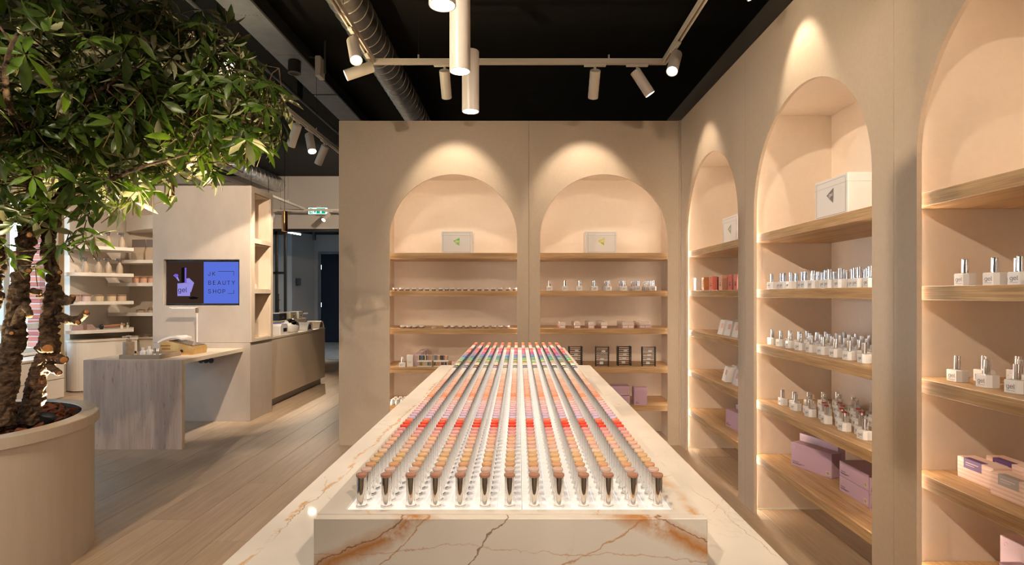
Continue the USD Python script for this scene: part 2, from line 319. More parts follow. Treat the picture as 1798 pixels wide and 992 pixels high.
# ------------------------------------------------------------------ corridor beyond the opening
BLUEGREY = plain('corridor_grey', (0.25, 0.235, 0.225), 0.8)
struct('floor', cube(-7.4, -2.2, YF + 0.13, 15.2, -0.1, 0), mottled('concrete', (0.22, 0.22, 0.22), (0.30, 0.30, 0.30), (4, 4, 4), 0.35))
struct('ceiling', cube(-7.4, -2.2, YF + 0.13, 15.2, 2.88, 2.98), BLACK)
struct('wall_corridor_end', cube(-5.48, -2.2, 14.9, 15.0, 0, 2.88), BLUEGREY)
q = np.array([(-5.78, 14.2), (-5.46, 14.9), (-5.56, 14.95), (-5.88, 14.24)])
struct('wall_corridor_left', extrude(Polygon(q), 2.88), BLUEGREY)
struct('wall_corridor_strip', cube(-7.4, -5.78, 14.2, 14.3, 0, 2.88), plain('pale_blue_wall', (0.55, 0.60, 0.64), 0.7))  # daylight on this wall is painted into its pale blue colour
WB = plain('white_brick', (0.62, 0.60, 0.62), 0.8)
bw = UsdGeom.Xform.Define(stage, numbered('/World', 'wall_corridor_brick')).GetPrim(); keys(bw, kind='structure')
part(bw, 'mortar', cube(-7.3, -5.95, 13.3, 13.5, 0, 2.88), plain('grey_mortar', (0.3, 0.3, 0.32), 0.9))
for r_ in range(44):
    for j in range(2):
        x0 = -6.42 + j * 0.225 - (0.11 if r_ % 2 else 0)
        part(bw, 'brick', cbox(x0, x0 + 0.215, 13.293, 13.4, r_ * 0.065, r_ * 0.065 + 0.056, 0.003), WB)
# corridor daylight: a window added in the unseen right wall to bring in bluish light
cw = sbox(YF + .13, 0, 15.2, 2.88).difference(sbox(11.3, 0.3, 12.8, 2.6))
struct('wall_corridor_right', extrude(cw, 0.1, (-2.2, 0, 0), (0, 1, 0), (0, 0, 1), (1, 0, 0)), WHITEWALL)
w4 = UsdGeom.Xform.Define(stage, '/World/window_4').GetPrim(); keys(w4, kind='structure')  # added window, hidden from the camera
part(w4, 'frame', cat(cbox(-2.19, -2.13, 11.3, 12.8, 0.3, 0.36), cbox(-2.19, -2.13, 11.3, 12.8, 2.54, 2.6), cbox(-2.19, -2.13, 11.3, 11.36, .36, 2.54), cbox(-2.19, -2.13, 12.74, 12.8, .36, 2.54)), DARK)
part(w4, 'pane', cube(-2.17, -2.165, 11.36, 12.74, .36, 2.54), PANE)
struct('wall_corridor_side', cube(-7.5, -7.4, YF + .13, 15.2, 0, 2.88), WHITEWALL)
d1 = UsdGeom.Xform.Define(stage, '/World/door_1').GetPrim(); keys(d1, kind='structure')
NAVY = plain('navy_door', (0.007, 0.011, 0.018), 0.7, specular_ior_level=0.1)
part(d1, 'frame', cat(cbox(-5.345, -5.27, 14.86, 14.9, 0, 2.42), cbox(-5.27, -4.2, 14.86, 14.9, 2.36, 2.42), cbox(-4.27, -4.2, 14.86, 14.9, 0, 2.36)), DARK)
d1l = part(d1, 'leaf', cbox(-5.265, -4.275, 14.875, 14.895, 0.01, 2.355), NAVY)
for z in (1.95, 0.95): part(d1l, 'hinge', cyl(0.012, 0.12, (-5.262, 14.862, z), n=10), CHROME)
d2 = UsdGeom.Xform.Define(stage, '/World/door_2').GetPrim(); keys(d2, kind='structure')
yg = YF + 0.03
d2f = part(d2, 'frame', cat([cbox(x, x + w_, yg, yg + .05, 0.0, 2.52, .002) for x, w_ in ((-5.40, .05), (-4.78, .045), (-4.61, .045))] + [cbox(-5.35, -4.61, yg, yg + .05, z, z + h_, .002) for z, h_ in ((2.46, .06), (1.69, .045), (0.0, .12))]), DARK)
part(d2, 'pane', cube(-5.35, -4.61, yg + .02, yg + .028, .12, 2.46), PANE)
part(d2f, 'handle', cat(bar((-4.69, yg - .05, .92), (-4.69, yg - .05, 1.30), .011), bar((-4.69, yg - .05, 1.18), (-4.69, yg + .02, 1.18), .008), bar((-4.69, yg - .05, .98), (-4.69, yg + .02, .98), .008)), DARK)
sw = solo('wall_switch', cbox(-5.71, -5.60, 14.28, 14.33, 1.52, 1.70, .004), DARK, 'black square switch plate on the grey corridor wall', 'switch')
t = wthing('black_ceiling_spot', 'black cylinder spotlight under the corridor ceiling near the dark blue door', 'spotlight', (-5.1, 13.9, 2.88))
part(t, 'body', cyl(.045, .22, (-5.1, 13.9, 2.64), n=20, b=.004), DARK); part(t, 'stem', cyl(.012, .03, (-5.1, 13.9, 2.86), n=10), DARK)
t = wthing('tube_light', 'short white tube light high in the corridor beyond the opening', 'ceiling light', (-5.4, 13.4, 2.75))
part(t, 'diffuser', bar((-5.47, 13.2, 2.76), (-5.22, 13.35, 2.72), .022), glow('tube_glow', (0.75, 0.95, 1.0), 4.0)); part(t, 'housing', bar((-5.47, 13.2, 2.79), (-5.22, 13.35, 2.75), .015), WHITEMET); part(t, 'hanger', cat(bar((-5.45, 13.21, 2.79), (-5.45, 13.21, 2.88), .004), bar((-5.24, 13.34, 2.755), (-5.24, 13.34, 2.88), .004)), DARK)

# ------------------------------------------------------------------ pillar with the screen
PX0, PX1, PY0, PY1, PZ = -3.737, -2.742, 5.69, 6.19, 2.405
PLASTER = mottled('limed_plaster', (0.47, 0.40, 0.34), (0.53, 0.455, 0.39), (5, 5, 2.5), 0.6, 6.0)
PLY = mottled('niche_birch', (0.60, 0.50, 0.39), (0.64, 0.53, 0.42), (20, 20, 3), 0.5)
ns = [(1.868, 2.345), (1.345, 1.825), (0.835, 1.305)]
body = cut(mcube(PX0, PX1, PY0, PY1, 0.803, PZ), mcube(-3.625, -2.852, PY0 - .1, PY0 + .07, 1.182, 1.652), *[mcube(PX1 - .30, PX1 + .1, PY0 + .075, PY1 - .055, a, b) for a, b in ns])
pil = wthing('display_pillar', 'beige plaster pillar holding the wall screen and three side niches', 'pillar', ((PX0 + PX1) / 2, (PY0 + PY1) / 2, 0))
part(pil, 'upper_block', body, PLASTER); part(pil, 'lower_block', cbox(PX0, PX1, PY0, PY1, 0, 0.800, .001), PLASTER); part(pil, 'joint', cube(PX0 + .004, PX1 - .004, PY0 + .004, PY1 - .004, .799, .804), plain('joint_shadow', (0.25, 0.21, 0.18), 0.8))  # the joint between the blocks has a darker colour
sf = sbox(PY0 + .002, 0.806, PY1, PZ - .001)
for a, b in ns: sf = sf.difference(sbox(PY0 + .075, a, PY1 - .055, b))
part(pil, 'niche_frame', extrude(sf, .012, (PX1, 0, 0), (0, 1, 0), (0, 0, 1), (1, 0, 0)), PLY)
for a, b in ns:
    part(pil, 'niche_lining', cut(mcube(PX1 - .299, PX1, PY0 + .076, PY1 - .056, a + .001, b - .001), mcube(PX1 - .29, PX1 + .1, PY0 + .084, PY1 - .064, a + .009, b - .009)), PLY)
tv = wthing('wall_screen', 'black framed screen set into the pillar showing the shop name on blue', 'television', (-3.24, PY0 + .05, 1.416))
part(tv, 'housing', cbox(-3.615, -2.86, PY0 + .03, PY0 + .068, 1.19, 1.64, .004), DARK)
ys = PY0 + .0295
pl_t = part(tv, 'picture_left', cube(-3.605, -3.232, ys - .0005, ys, 1.203, 1.628), glow('screen_brown', srgb(58, 42, 34), 0.9), 'dark brown half of the screen with a bottle')
pr_t = part(tv, 'picture_right', cube(-3.232, -2.875, ys - .0005, ys, 1.203, 1.628), glow('screen_blue', srgb(88, 110, 212), 0.95), 'blue half of the screen with the shop name')
TXT = glow('screen_letters', srgb(44, 46, 78), 0.9); LAV = glow('screen_lavender', srgb(150, 140, 220), 0.9); LAV2 = glow('screen_deep_lavender', srgb(120, 96, 210), 0.9); BLK = glow('screen_black', srgb(20, 15, 14), 0.8)
ux, uz = (1, 0, 0), (0, 0, 1); yt = ys - .0008
# letters 'JK / BEAUTY / SHOP' and their broken frame, spaced by hand
def spaced(s, x, z, h, step):
    return cat([text(c, h, (x + i * step, yt, z), ux, uz, .0004) for i, c in enumerate(s)])
part(pr_t, 'lettering', cat(spaced('JK', -3.190, 1.487, .040, .042), spaced('BEAUTY', -3.190, 1.394, .042, .0485), spaced('SHOP', -3.190, 1.306, .042, .0485)), TXT)
part(pr_t, 'letter_frame', cat(cube(-3.085, -2.921, yt - .0004, yt, 1.528, 1.532), cube(-2.925, -2.921, yt - .0004, yt, 1.488, 1.532), cube(-2.985, -2.921, yt - .0004, yt, 1.303, 1.307), cube(-2.925, -2.921, yt - .0004, yt, 1.303, 1.343)), TXT)
P2 = lambda pts, m_, nm: part(pl_t, nm, extrude(Polygon([(-3.612 + (a - 180) * .000737, 1.635 - (b - 170) * .000737) for a, b in pts]), .0004, (0, yt - .0002, 0), ux, uz, (0, -1, 0)), m_)
P2([(330, 480), (430, 470), (520, 480), (505, 655), (330, 655)], LAV, 'pictured_bottle'); P2([(455, 470), (455, 410), (495, 405), (562, 470), (520, 600), (505, 600), (520, 480)], LAV, 'pictured_facet')
P2([(385, 260), (430, 255), (430, 470), (385, 470)], BLK, 'pictured_cap'); P2([(430, 260), (455, 260), (452, 470), (430, 470)], LAV2, 'pictured_cap_side')
P2([(270, 370), (300, 345), (335, 350), (345, 375), (310, 400)], LAV2, 'pictured_brush'); P2([(310, 400), (335, 385), (358, 440), (345, 450)], LAV, 'pictured_brush_handle')
P2([(480, 680), (540, 660), (625, 675), (600, 695), (520, 700)], BLK, 'pictured_petal')
part(pl_t, 'pictured_word', text('gel', .048, (-3.498, yt - .0008, 1.318), ux, uz, .0003), TXT)
part(tv, 'logo', cube(-3.25, -3.22, ys - .0005, ys, 1.1945, 1.198), GREYINK)
# ================================================================== ducts, beam, tracks, lamps
def pts_len(a, b): return np.linalg.norm(np.subtract(b, a))
def duct(name, label, c0, c1, r, pitch, mat):
    t = wthing(name, label, 'duct', c0); L = pts_len(c0, c1); d = np.subtract(c1, c0) / L; a, b, d = frame_axes(d)
    part(t, 'pipe', lathe([(r - .004, 0), (r, 0), (r, L), (r - .004, L), (r - .004, 0)], 48, c0, d), mat, smooth=40)
    s = np.linspace(0, L, int(L / pitch * 28)); ph = s / pitch * 2 * np.pi
    part(t, 'spiral_seam', tube(np.array(c0) + s[:, None] * d + (r + .0005) * (np.cos(ph)[:, None] * a + np.sin(ph)[:, None] * b), .0045, 5), mat, smooth=True)
    return t
dk = duct('ventilation_duct', 'large round spiral metal duct above the lamp track', (-1.234, YN + .05, 3.424), (-1.234, YF - .01, 3.424), .135, .135, ZINC)
for y in (2.2, 4.6): part(dk, 'hanger', cat(bar((-1.234 - .14, y, 3.424), (-1.234 - .14, y, CEIL), .004), bar((-1.094, y, 3.424), (-1.094, y, CEIL), .004)), DARK)
d2_ = duct('ventilation_duct', 'small round metal duct ending at the far wall above the pillar', (-4.69, 5.2, 3.43), (-4.69, YF, 3.43), .14, .16, ZINC)
part(d2_, 'collar', lathe([(.141, 0), (.146, .005), (.146, .06), (.141, .065)], 40, (-4.69, YF - 1.6, 3.43), (0, 1, 0)), ZINC, smooth=40)
BEAMP = mottled('grey_beam_paint', (0.19, 0.215, 0.25), (0.24, 0.265, 0.30), (9, 9, 9), 0.38)
bm = wthing('steel_beam', 'grey steel beam with rows of bolts under the black ceiling', 'beam', (-2.045, 3, 3.41))
part(bm, 'bottom_flange', cbox(-2.17, -1.92, YN, 5.86, 3.40, 3.415, .002), BEAMP); part(bm, 'bottom_flange', cbox(-2.17, -1.92, 5.90, YF, 3.40, 3.415, .002), BEAMP)
part(bm, 'web', cube(-2.05, -2.04, YN, YF, 3.415, CEIL), BEAMP)
part(bm, 'side_plate', cbox(-1.925, -1.905, YN, YF, 3.40, 3.52, .002), plain('dark_beam', (0.02, 0.02, 0.022), .5))
for yy in (3.6, 4.2, 4.9, 5.35, 5.8, 6.1): 
    for j in range(8): part(bm, 'bolt', cyl(.005, .004, (-2.15 + j * .03, yy, 3.397), n=6), BEAMP)
t = wthing('ceiling_speaker', 'small black round canister hanging under the steel beam', 'ceiling speaker', (-2.02, 4.93, 3.34))
part(t, 'body', cyl(.055, .11, (-2.02, 5.02, 3.288), n=28, b=.006), plain('dark_canister', (0.02, 0.018, 0.016), .4)); part(t, 'rim', lathe([(.04, 0), (.056, 0), (.056, .008), (.04, .008)], 28, (-2.02, 5.02, 3.282)), plain('grey_rim', (.12, .11, .1), .4))
t = wthing('junction_box', 'pale electrical box with conduit pipe beside the steel beam', 'junction box', (-1.78, 5.1, 3.3))
part(t, 'box', cbox(-1.83, -1.78, 5.0, 5.12, 3.26, 3.44, .004), WHITEMET); part(t, 'conduit', bar((-1.76, 5.06, 3.3), (-1.76, 5.06, CEIL), .009), plain('grey_pipe', (.12, .12, .12), .5)); part(t, 'conduit', bar((-1.78, 5.06, 3.43), (-2.3, 5.06, 3.52), .007), plain('grey_pipe2', (.05, .05, .05), .5))
t = wthing('conduit_pipe', 'thin grey conduit pipe running along the black ceiling left of the beam', 'pipe', (-2.5, 3, 3.4)); part(t, 'pipe', bar((-2.36, YN, 3.4), (-2.36, YF, 3.4), .016), plain('conduit_grey', (.10, .12, .14), .4)); 
for y in (4.0, 6.0, 8.0): part(t, 'clip', cbox(-2.385, -2.335, y, y + .03, 3.4, CEIL, .002), DARK)
t = wthing('smoke_detector', 'small white round smoke detector under the ceiling above the small duct', 'smoke detector', (-4.2, 8.4, 3.55)); part(t, 'base', cyl(.06, .03, (-4.2, 8.4, 3.57), n=24, b=.004), WHITEMET); part(t, 'sensor', cyl(.04, .03, (-4.2, 8.4, 3.54), n=24, b=.008), WHITEMET)

TRACKZ = 2.99
def track(label, a, b, wires=(), w=.037, h=.035):
    a, b = np.array(a, float), np.array(b, float); t = wthing('lamp_track', label, 'lamp track', (a + b) / 2); z = a[2]
    d = (b - a) / np.linalg.norm(b - a); s = np.array([-d[1], d[0], 0]); L = np.linalg.norm(b - a)
    prof = Polygon([(-w / 2, 0), (-.009, 0), (-.009, .014), (.009, .014), (.009, 0), (w / 2, 0), (w / 2, h), (-w / 2, h)])
    part(t, 'rail', extrude(prof, L, a, s, (0, 0, 1), d), WHITEMET)
    part(t, 'contact_groove', extrude(sbox(-.0085, .011, .0085, .0138), L - .02, a + d * .01, s, (0, 0, 1), d), plain('groove', (.22, .17, .12), .5))
    for q in wires:
        p = a + d * q
        part(t, 'wire', bar(p + [0, 0, h + .02], p + [0, 0, CEIL - z], .0015, 6), RUBBER); part(t, 'wire_grip', cyl(.007, .035, p + [0, 0, h - .002], n=10), WHITEMET)
    return t
TX, TY = 1.07, 4.10
track('white lamp track crossing in front of the back wall arches', (-TX - .018, TY, TRACKZ), (TX + .018, TY, TRACKZ), (.35, 1.75))
track('white lamp track along the left of the track frame, below the large duct', (-TX, YN + .2, TRACKZ), (-TX, TY - .02, TRACKZ), (2.2, 6.2))
track('white lamp track along the right of the track frame, near the right wall', (TX, YN + .2, TRACKZ), (TX, TY - .02, TRACKZ), (2.2, 5.8))
track('long white lamp track behind the tree crown, left of the back wall', (-1.96, YN + .2, 2.84), (-1.96, 9.6, 2.84), (2.2, 5.2, 8.2))
track('white lamp track above the screen pillar, farthest left', (-3.93, 2.0, 2.84), (-3.93, 10.2, 2.84), (1.2, 4.2, 7.5))
track('white lamp track running across the far wall near the exit sign', (-5.6, 10.3, 2.83), (-1.9, 10.3, 2.83), (1.2, 2.9))

def spot(label, p, d, on=True, power=1.0, half=33, soft=.12, along='y', lens=None, L=.205, R=.0385, name='track_spotlight'):
    """A cylinder spotlight: p is the pivot under the track, d the axis towards its lens."""
    p = np.array(p, float); a, b, d = frame_axes(d); t = wthing(name, label, 'spotlight', p)
    q = p - [0, 0, .045]; h = (.16, .03) if along == 'x' else (.03, .16)
    part(t, 'adapter', cbox(p[0] - h[0] / 2, p[0] + h[0] / 2, p[1] - h[1] / 2, p[1] + h[1] / 2, p[2] - .018, p[2] - .0005, .003), WHITEMET)
    part(t, 'stem', bar(p - [0, 0, .017], q, .009), WHITEMET)
    rear = q - d * .03 - np.array([0, 0, R * .8])
    bd = part(t, 'body', lathe([(0, 0), (R - .003, 0), (R, .003), (R, L), (R - .0025, L), (R - .0025, L - .012), (0, L - .012)], 36, rear, d), WHITEMET, smooth=35)
    o = rear + d * (L - .0115)
    if on:
        part(bd, 'lens', cyl(R - .003, .002, o, d, 32), lens or LENS)
        if power: lamp_light(t, o + d * .004 + d * .0, d, power * K_SPOT, half, soft)
    else:
        part(bd, 'reflector', lathe([(R - .003, .010), (R * .55, .002), (0, .001)], 32, o, d), LENS_DIM)
    return t
def aim(p, q): return np.subtract(q, p)
# back wall: two wall washers on the cross track
for x, w in ((-.545, 'left'), (.56, 'right')): spot(f'white track spotlight seen from behind, lighting the {w} arch of the back wall', (x, TY, TRACKZ), (.0, .66, -.76), power=.14, half=34, soft=.55, along='x')
spot('white track spotlight at the right end of the cross track, aimed at the right wall', (.87, TY, TRACKZ), (.55, .02, -.83), power=.09, half=32, soft=.6, along='x')
spot('white track spotlight at the top edge near the right wall, lighting the middle arch', (TX, 2.74, TRACKZ), (.5, -.02, -.86), power=.07, half=32, soft=.6)
spot('white track spotlight lighting the nearest arch of the right wall', (TX, 1.40, TRACKZ), (.5, 0, -.86), power=.07, half=32, soft=.6)
spot('white track spotlight at the right corner of the track frame with its lens facing us', (TX, 3.80, TRACKZ), (-.30, -.55, -.78), power=.5, half=24, soft=.3, lens=LENS_DIM)
spot('white track spotlight left of the track frame with its lens facing down to us', (-TX, 3.60, TRACKZ), (.26, -.50, -.82), power=.5, half=24, soft=.3, lens=LENS_DIM)
spot('white track spotlight lying almost level at the left corner of the track frame', (-TX, 3.98, TRACKZ), (-.86, -.22, -.40), power=.9, half=30, soft=.25)
spot('pale track spotlight turned away, foremost of three left of the back wall', (-1.96, 4.92, 2.84), (-.45, .35, -.82), power=.55, half=26, soft=.25)
spot('glowing track spotlight turned towards us, middle of three left of the back wall', (-1.96, 5.22, 2.84), (.30, -.42, -.85), power=.25, half=30, soft=.25)
spot('pale track spotlight turned away, farthest of three left of the back wall', (-1.96, 5.62, 2.84), (-.48, .30, -.82), power=.5, half=28, soft=.25)
spot('white track spotlight over the camera side of the tree planter', (-1.96, -.30, 2.84), aim((-1.96, -.3, 2.8), (-2.5, 2.9, .9)), power=.88, half=30, soft=.2)
spot('white track spotlight near the planter, lighting the left aisle', (-1.96, 0.9, 2.84), aim((-1.96, .9, 2.8), (-1.3, 3.6, 0)), power=.3, half=40, soft=.5)
spot('white track spotlight behind the tree crown, lighting the screen pillar', (-1.96, 3.72, 2.84), aim((-1.96, 3.72, 2.72), (-3.15, 5.7, 1.5)), power=1.0, half=36, soft=.6)  # lamp added where leaves hide it, to light the pillar evenly
# fill spotlights added out of view on the track frame
for k, (x, y, q, pw, hf) in enumerate(((-TX, -.4, (-.3, .7, .7), .03, 34), (TX, -.2, (.0, .8, .8), .03, 34), (-TX, -1.6, (1.39, 1.3, 1.2), 1.0, 24), (-TX, .8, (1.39, 3.2, 1.2), .85, 30), (TX, -1.4, (-1.8, 2.9, .2), .8, 24), (-TX, 1.5, (-.8, 4.8, 1.3), .3, 34), (TX, 1.0, (.4, 4.8, 1.2), .3, 34))):
    spot(f'white track spotlight behind the camera, {ORD[k]} of seven on the track frame', (x, y, TRACKZ), aim((x, y, 2.88), q), power=pw, half=hf, soft=.7)
spot('white track spotlight above the screen pillar near the small duct', (-3.93, 7.1, 2.84), aim((-3.93, 7.1, 2.8), (-5.2, 8.0, 1.2)), power=.5, half=36, soft=.4)
spot('white track spotlight behind the leaves left of the pillar, lighting the shelves', (-3.93, 5.2, 2.84), aim((-3.93, 5.2, 2.8), (-5.6, 7.6, 1.3)), power=.9, half=36, soft=.4)
spot('white track spotlight far along the left track, lighting the far wall', (-1.96, 7.6, 2.84), aim((-1.96, 7.6, 2.78), (-4.2, 10.9, 2.75)), power=.95, half=40, soft=.7)  # added out of view to lift the far wall
spot('small white track spotlight seen from below at the copper pendant', (-4.55, 10.3, 2.83), (-.35, .45, -.55), power=0.0, on=False, along='x')
spot('bright track spotlight beside the exit sign, cut by the back wall', (-3.52, 10.3, 2.83), (-.25, -.75, -.62), power=1.3, half=38, soft=.4, along='x')
spot('white track spotlight lighting the far wall, hidden above the pillar', (-3.0, 10.3, 2.83), (-.5, .3, -.5), power=.7, half=38, soft=.4, along='x')

for k, x in enumerate((-TX, TX)): spot(f'white track spotlight lighting the wall behind the camera, {("left", "right")[k]} one', (x, -1.1, TRACKZ), aim((x, -1.1, 2.9), (x * .8, YN, 1.3)), power=.3, half=42, soft=.6)  # pair added to brighten the rear wall that the chrome reflects
# pendants over the counter
for i, y in enumerate((2.77, 2.27, 1.75, 1.22, 0.70)):
    zb, L, R = 2.205, .30, .0425; lab = ['farthest', 'middle', 'nearest', 'hidden overhead', 'second hidden overhead'][i]
    t = wthing('pendant_lamp', f'white cylinder pendant lamp over the counter, {lab} of the row', 'pendant lamp', (-.24, y, zb), group='white cylinder pendants over the counter')
    sd = part(t, 'shade', lathe([(0, L), (R - .002, L), (R, L - .003), (R, 0), (R - .003, 0), (R - .003, .006), (0, .006)], 40, (-.24, y, zb)), WHITEMET, smooth=35)
    part(sd, 'lens', cyl(R - .0035, .002, (-.24, y, zb + .0035), n=36), LENS); part(t, 'cord', bar((-.24, y, zb + L), (-.24, y, CEIL), .002, 6), RUBBER)
    lamp_light(t, np.array([-.24, y, zb + .001]), (0, 0, -1), K_SPOT * .095, 40, .6)

# copper pendants over the demonstration counter and the desk
for x, y, lab, zb in ((-3.15, 7.5, 'beside the dark opening', 2.14), (-3.15, 7.02, 'hidden behind the pillar edge', 2.14), (-3.15, 6.56, 'deeper behind the pillar', 2.14), (-3.07, 4.9, 'at the leaves by the pillar top', 2.106)):
    t = wthing('copper_pendant', f'slim copper cylinder pendant lamp {lab}', 'pendant lamp', (x, y, zb))
    sd = part(t, 'shade', lathe([(0, .27), (.037, .27), (.039, .268), (.039, 0), (.036, 0), (.036, .02), (0, .02)], 32, (x, y, zb)), COPPER, smooth=35)
    part(sd, 'lens', cyl(.034, .002, (x, y, zb + .014), n=28), LENS_DIM); part(t, 'cord', bar((x, y, zb + .27), (x, y, CEIL), .003, 6), RUBBER)

# exit sign
t = wthing('exit_sign', 'green and white lit exit sign with running figure and arrow', 'exit sign', (-3.9, YF - .05, 2.9))
sx0, sx1, sz0, sz1, yy = -4.10, -3.715, 2.84, 2.985, YF - .055
part(t, 'housing', cbox(sx0, sx1, yy, YF - .001, sz0, sz1, .006), WHITE); part(t, 'bracket', cbox(-3.95, -3.87, YF - .03, YF - .0005, sz1, sz1 + .03, .002), WHITE)
part(t, 'light_panel', cube(sx0 + .01, sx1 - .01, yy - .002, yy, sz0 + .012, sz1 - .012), glow('sign_white', (.85, 1.0, .95), 2.6))
EG = glow('sign_green', (0.0, .36, .17), 1.3)
for a, b in ((sx0 + .025, sx0 + .09), (sx0 + .165, sx1 - .045)): part(t, 'green_field', cube(a, b, yy - .003, yy - .002, sz0 + .022, sz1 - .022), EG)
part(t, 'green_edge', cube(sx0 + .09, sx0 + .165, yy - .003, yy - .002, sz0 + .022, sz0 + .03), EG)
SW = glow('sign_figure', (.85, 1.0, .95), 2.4)
fig = [Polygon(q) for q in ([(0, 60), (12, 62), (18, 40), (30, 44), (32, 38), (16, 30), (12, 36)], [(2, 58), (-14, 48), (-16, 54), (0, 66), (12, 66)], [(12, 40), (24, 22), (18, 0), (11, 0), (15, 20), (4, 36)], [(6, 40), (-2, 16), (-18, 14), (-18, 20), (-7, 22), (0, 42)])] + [Point(12, 74).buffer(7)]
part(t, 'running_figure', extrude(unary_union(fig).buffer(.5), .001, (sx0 + .058, yy - .003, sz0 + .032), (.001, 0, 0), (0, 0, .001), (0, -1, 0)), SW)
part(t, 'door_symbol', cube(sx0 + .118, sx0 + .15, yy - .0035, yy - .0025, sz0 + .035, sz1 - .03), EG)
part(t, 'arrow', extrude(Polygon([(0, 80), (38, 42), (16, 42), (16, 0), (-16, 0), (-16, 42), (-38, 42)]), .001, (sx0 + .25, yy - .003, sz0 + .032), (.001, 0, 0), (0, 0, .001), (0, -1, 0)), SW)
# ================================================================== marble counter
def marble(name, veins, base=(0.80, 0.75, 0.69)):
    """Cream marble: hand-placed rust veins (planes through the slab, warped by noise), thin random veins and faint grey clouds."""
    n = {'g': ('geometry', {}), 'n1': ('noise_texture', {'scale': 5.0, 'detail': 6.0, 'roughness': 0.65}), 'n2': ('noise_texture', {'scale': 22.0, 'detail': 5.0, 'roughness': 0.7}),
         'n3': ('noise_texture', {'scale': 3.2, 'detail': 7.0, 'roughness': 0.62, 'distortion': 0.8}), 'n4': ('noise_texture', {'scale': 2.2, 'detail': 4.0}), 'n5': ('noise_texture', {'scale': 7.0, 'detail': 3.0}),
         'm4': ('mapping', {'location': (3.1, 7.7, 1.3)}), 'm3': ('mapping', {'location': (9.1, 2.7, 5.3), 'scale': (1.2, .55, 1.2)}),
         'w': ('math', {'math_type': 'multiply_add', 'value2': 0.07, 'value3': -0.035}), 'w2': ('math', {'math_type': 'multiply_add', 'value2': 0.012, 'value3': -0.006}), 'ws': ('math', {'math_type': 'add'}),
         'p': ('principled_bsdf', {'roughness': 0.04, 'specular_ior_level': 0.5})}
    l = [('g.position', 'n1.vector'), ('g.position', 'n2.vector'), ('g.position', 'm3.vector'), ('m3.vector', 'n3.vector'), ('g.position', 'm4.vector'), ('m4.vector', 'n4.vector'), ('g.position', 'n5.vector'),
         ('n1.fac', 'w.value1'), ('n2.fac', 'w2.value1'), ('w.value', 'ws.value1'), ('w2.value', 'ws.value2')]
    # base with grey clouds
    n['rb'] = ('rgb_ramp', {'ramp': [(0.30, tuple(np.array(base) * (0.74, 0.74, 0.75))), (0.52, base), (1, base)]}); l.append(('n4.fac', 'rb.fac')); prev = 'rb.color'
    # thin random veins: a narrow band of the warped noise, masked by another
    def band(src, c, wd, nm):
        n[nm + 'a'] = ('math', {'math_type': 'subtract', 'value2': c}); n[nm + 'b'] = ('math', {'math_type': 'absolute'})
        n[nm + 'c'] = ('map_range', {'from_min': 0.0, 'from_max': wd, 'to_min': 1.0, 'to_max': 0.0, 'clamp': True})
        l.extend([(src, nm + 'a.value1'), (nm + 'a.value', nm + 'b.value1'), (nm + 'b.value', nm + 'c.value')]); return nm + 'c.result'
    def mixin(mask, col, nm, amount=1.0, gate=None):
        nonlocal prev
        if gate:
            n[nm + 'g'] = ('map_range', {'from_min': gate[1], 'from_max': gate[2], 'to_min': 0.0, 'to_max': amount, 'clamp': True}); n[nm + 'h'] = ('math', {'math_type': 'multiply'})
            l.extend([(gate[0], nm + 'g.value'), (nm + 'g.result', nm + 'h.value1'), (mask, nm + 'h.value2')]); mask = nm + 'h.value'
        n[nm] = ('mix_color', {'blend_type': 'mix', 'b': col}); l.extend([(mask, nm + '.fac'), (prev, nm + '.a')]); prev = nm + '.result'
    mixin(band('n3.fac', 0.5, 0.008, 'q1'), (0.42, 0.30, 0.20), 'mq1', 0.30, ('n5.fac', 0.46, 0.62))
    mixin(band('n3.fac', 0.58, 0.006, 'q2'), (0.40, 0.36, 0.33), 'mq2', 0.22, ('n4.fac', 0.45, 0.6))
    for i, (nv, c, wd, col, amt, gate) in enumerate(veins):
        k = f'v{i}'; n[k + 'd'] = ('vector_math', {'math_type': 'dot_product', 'vector2': nv}); n[k + 's'] = ('math', {'math_type': 'add'})
        l.extend([('g.position', k + 'd.vector1'), (k + 'd.value', k + 's.value1'), ('ws.value', k + 's.value2')])
        mixin(band(k + 's.value', c, wd, k), col, k + 'm', amt, (('n5.fac' if i % 2 else 'n2.fac'), *gate) if gate else None)
    l.append((prev, 'p.base_color'))
    return look(name, n, l)
def plane(p, q, ky):
    """Unit normal and offset of the plane through p and q (x, y, z) whose normal has the y share ky."""
    p, q = np.array(p, float), np.array(q, float); d = q - p; v = np.array([0, 1.0, 0]) if abs(d[1]) < 1e-6 else np.array([0, 0, 1.0]); nn = np.cross(d, v); nn /= np.linalg.norm(nn); return tuple(nn), float(nn @ p)
RUST, RUST2, BRN = srgb(190, 132, 76), srgb(212, 160, 102), srgb(134, 98, 68)
VF = []
def vein(p, q, ky, wd, col, amt=1.0, gate=None): nn, c = plane(p, q, ky); VF.append((nn, c, wd, col, amt, gate))
yf = .646
vein((-.245, yf, .985), (-.105, yf, 1.047), .0, .018, RUST, 1.0, (.28, .44))
vein((-.245, yf, .992), (-.112, yf, 1.052), .0, .0014, BRN, .55)
vein((.125, yf, 1.046), (.225, yf, 1.008), .0, .017, RUST, 1.0, (.32, .47))
vein((.12, yf, 1.055), (.23, yf, 1.016), .0, .0012, BRN, .5)
vein((-.052, yf, .985), (-.018, yf, 1.04), .0, .0014, BRN, .8)
vein((-.168, yf, .985), (-.098, yf, 1.04), .0, .0013, RUST, .8)
vein((.05, yf, .985), (.135, yf, 1.032), .0, .0020, RUST, .9, (.30, .45))
vein((-.17, yf, 1.005), (-.03, yf, 1.002), .0, .0011, RUST, .6, (.36, .5))
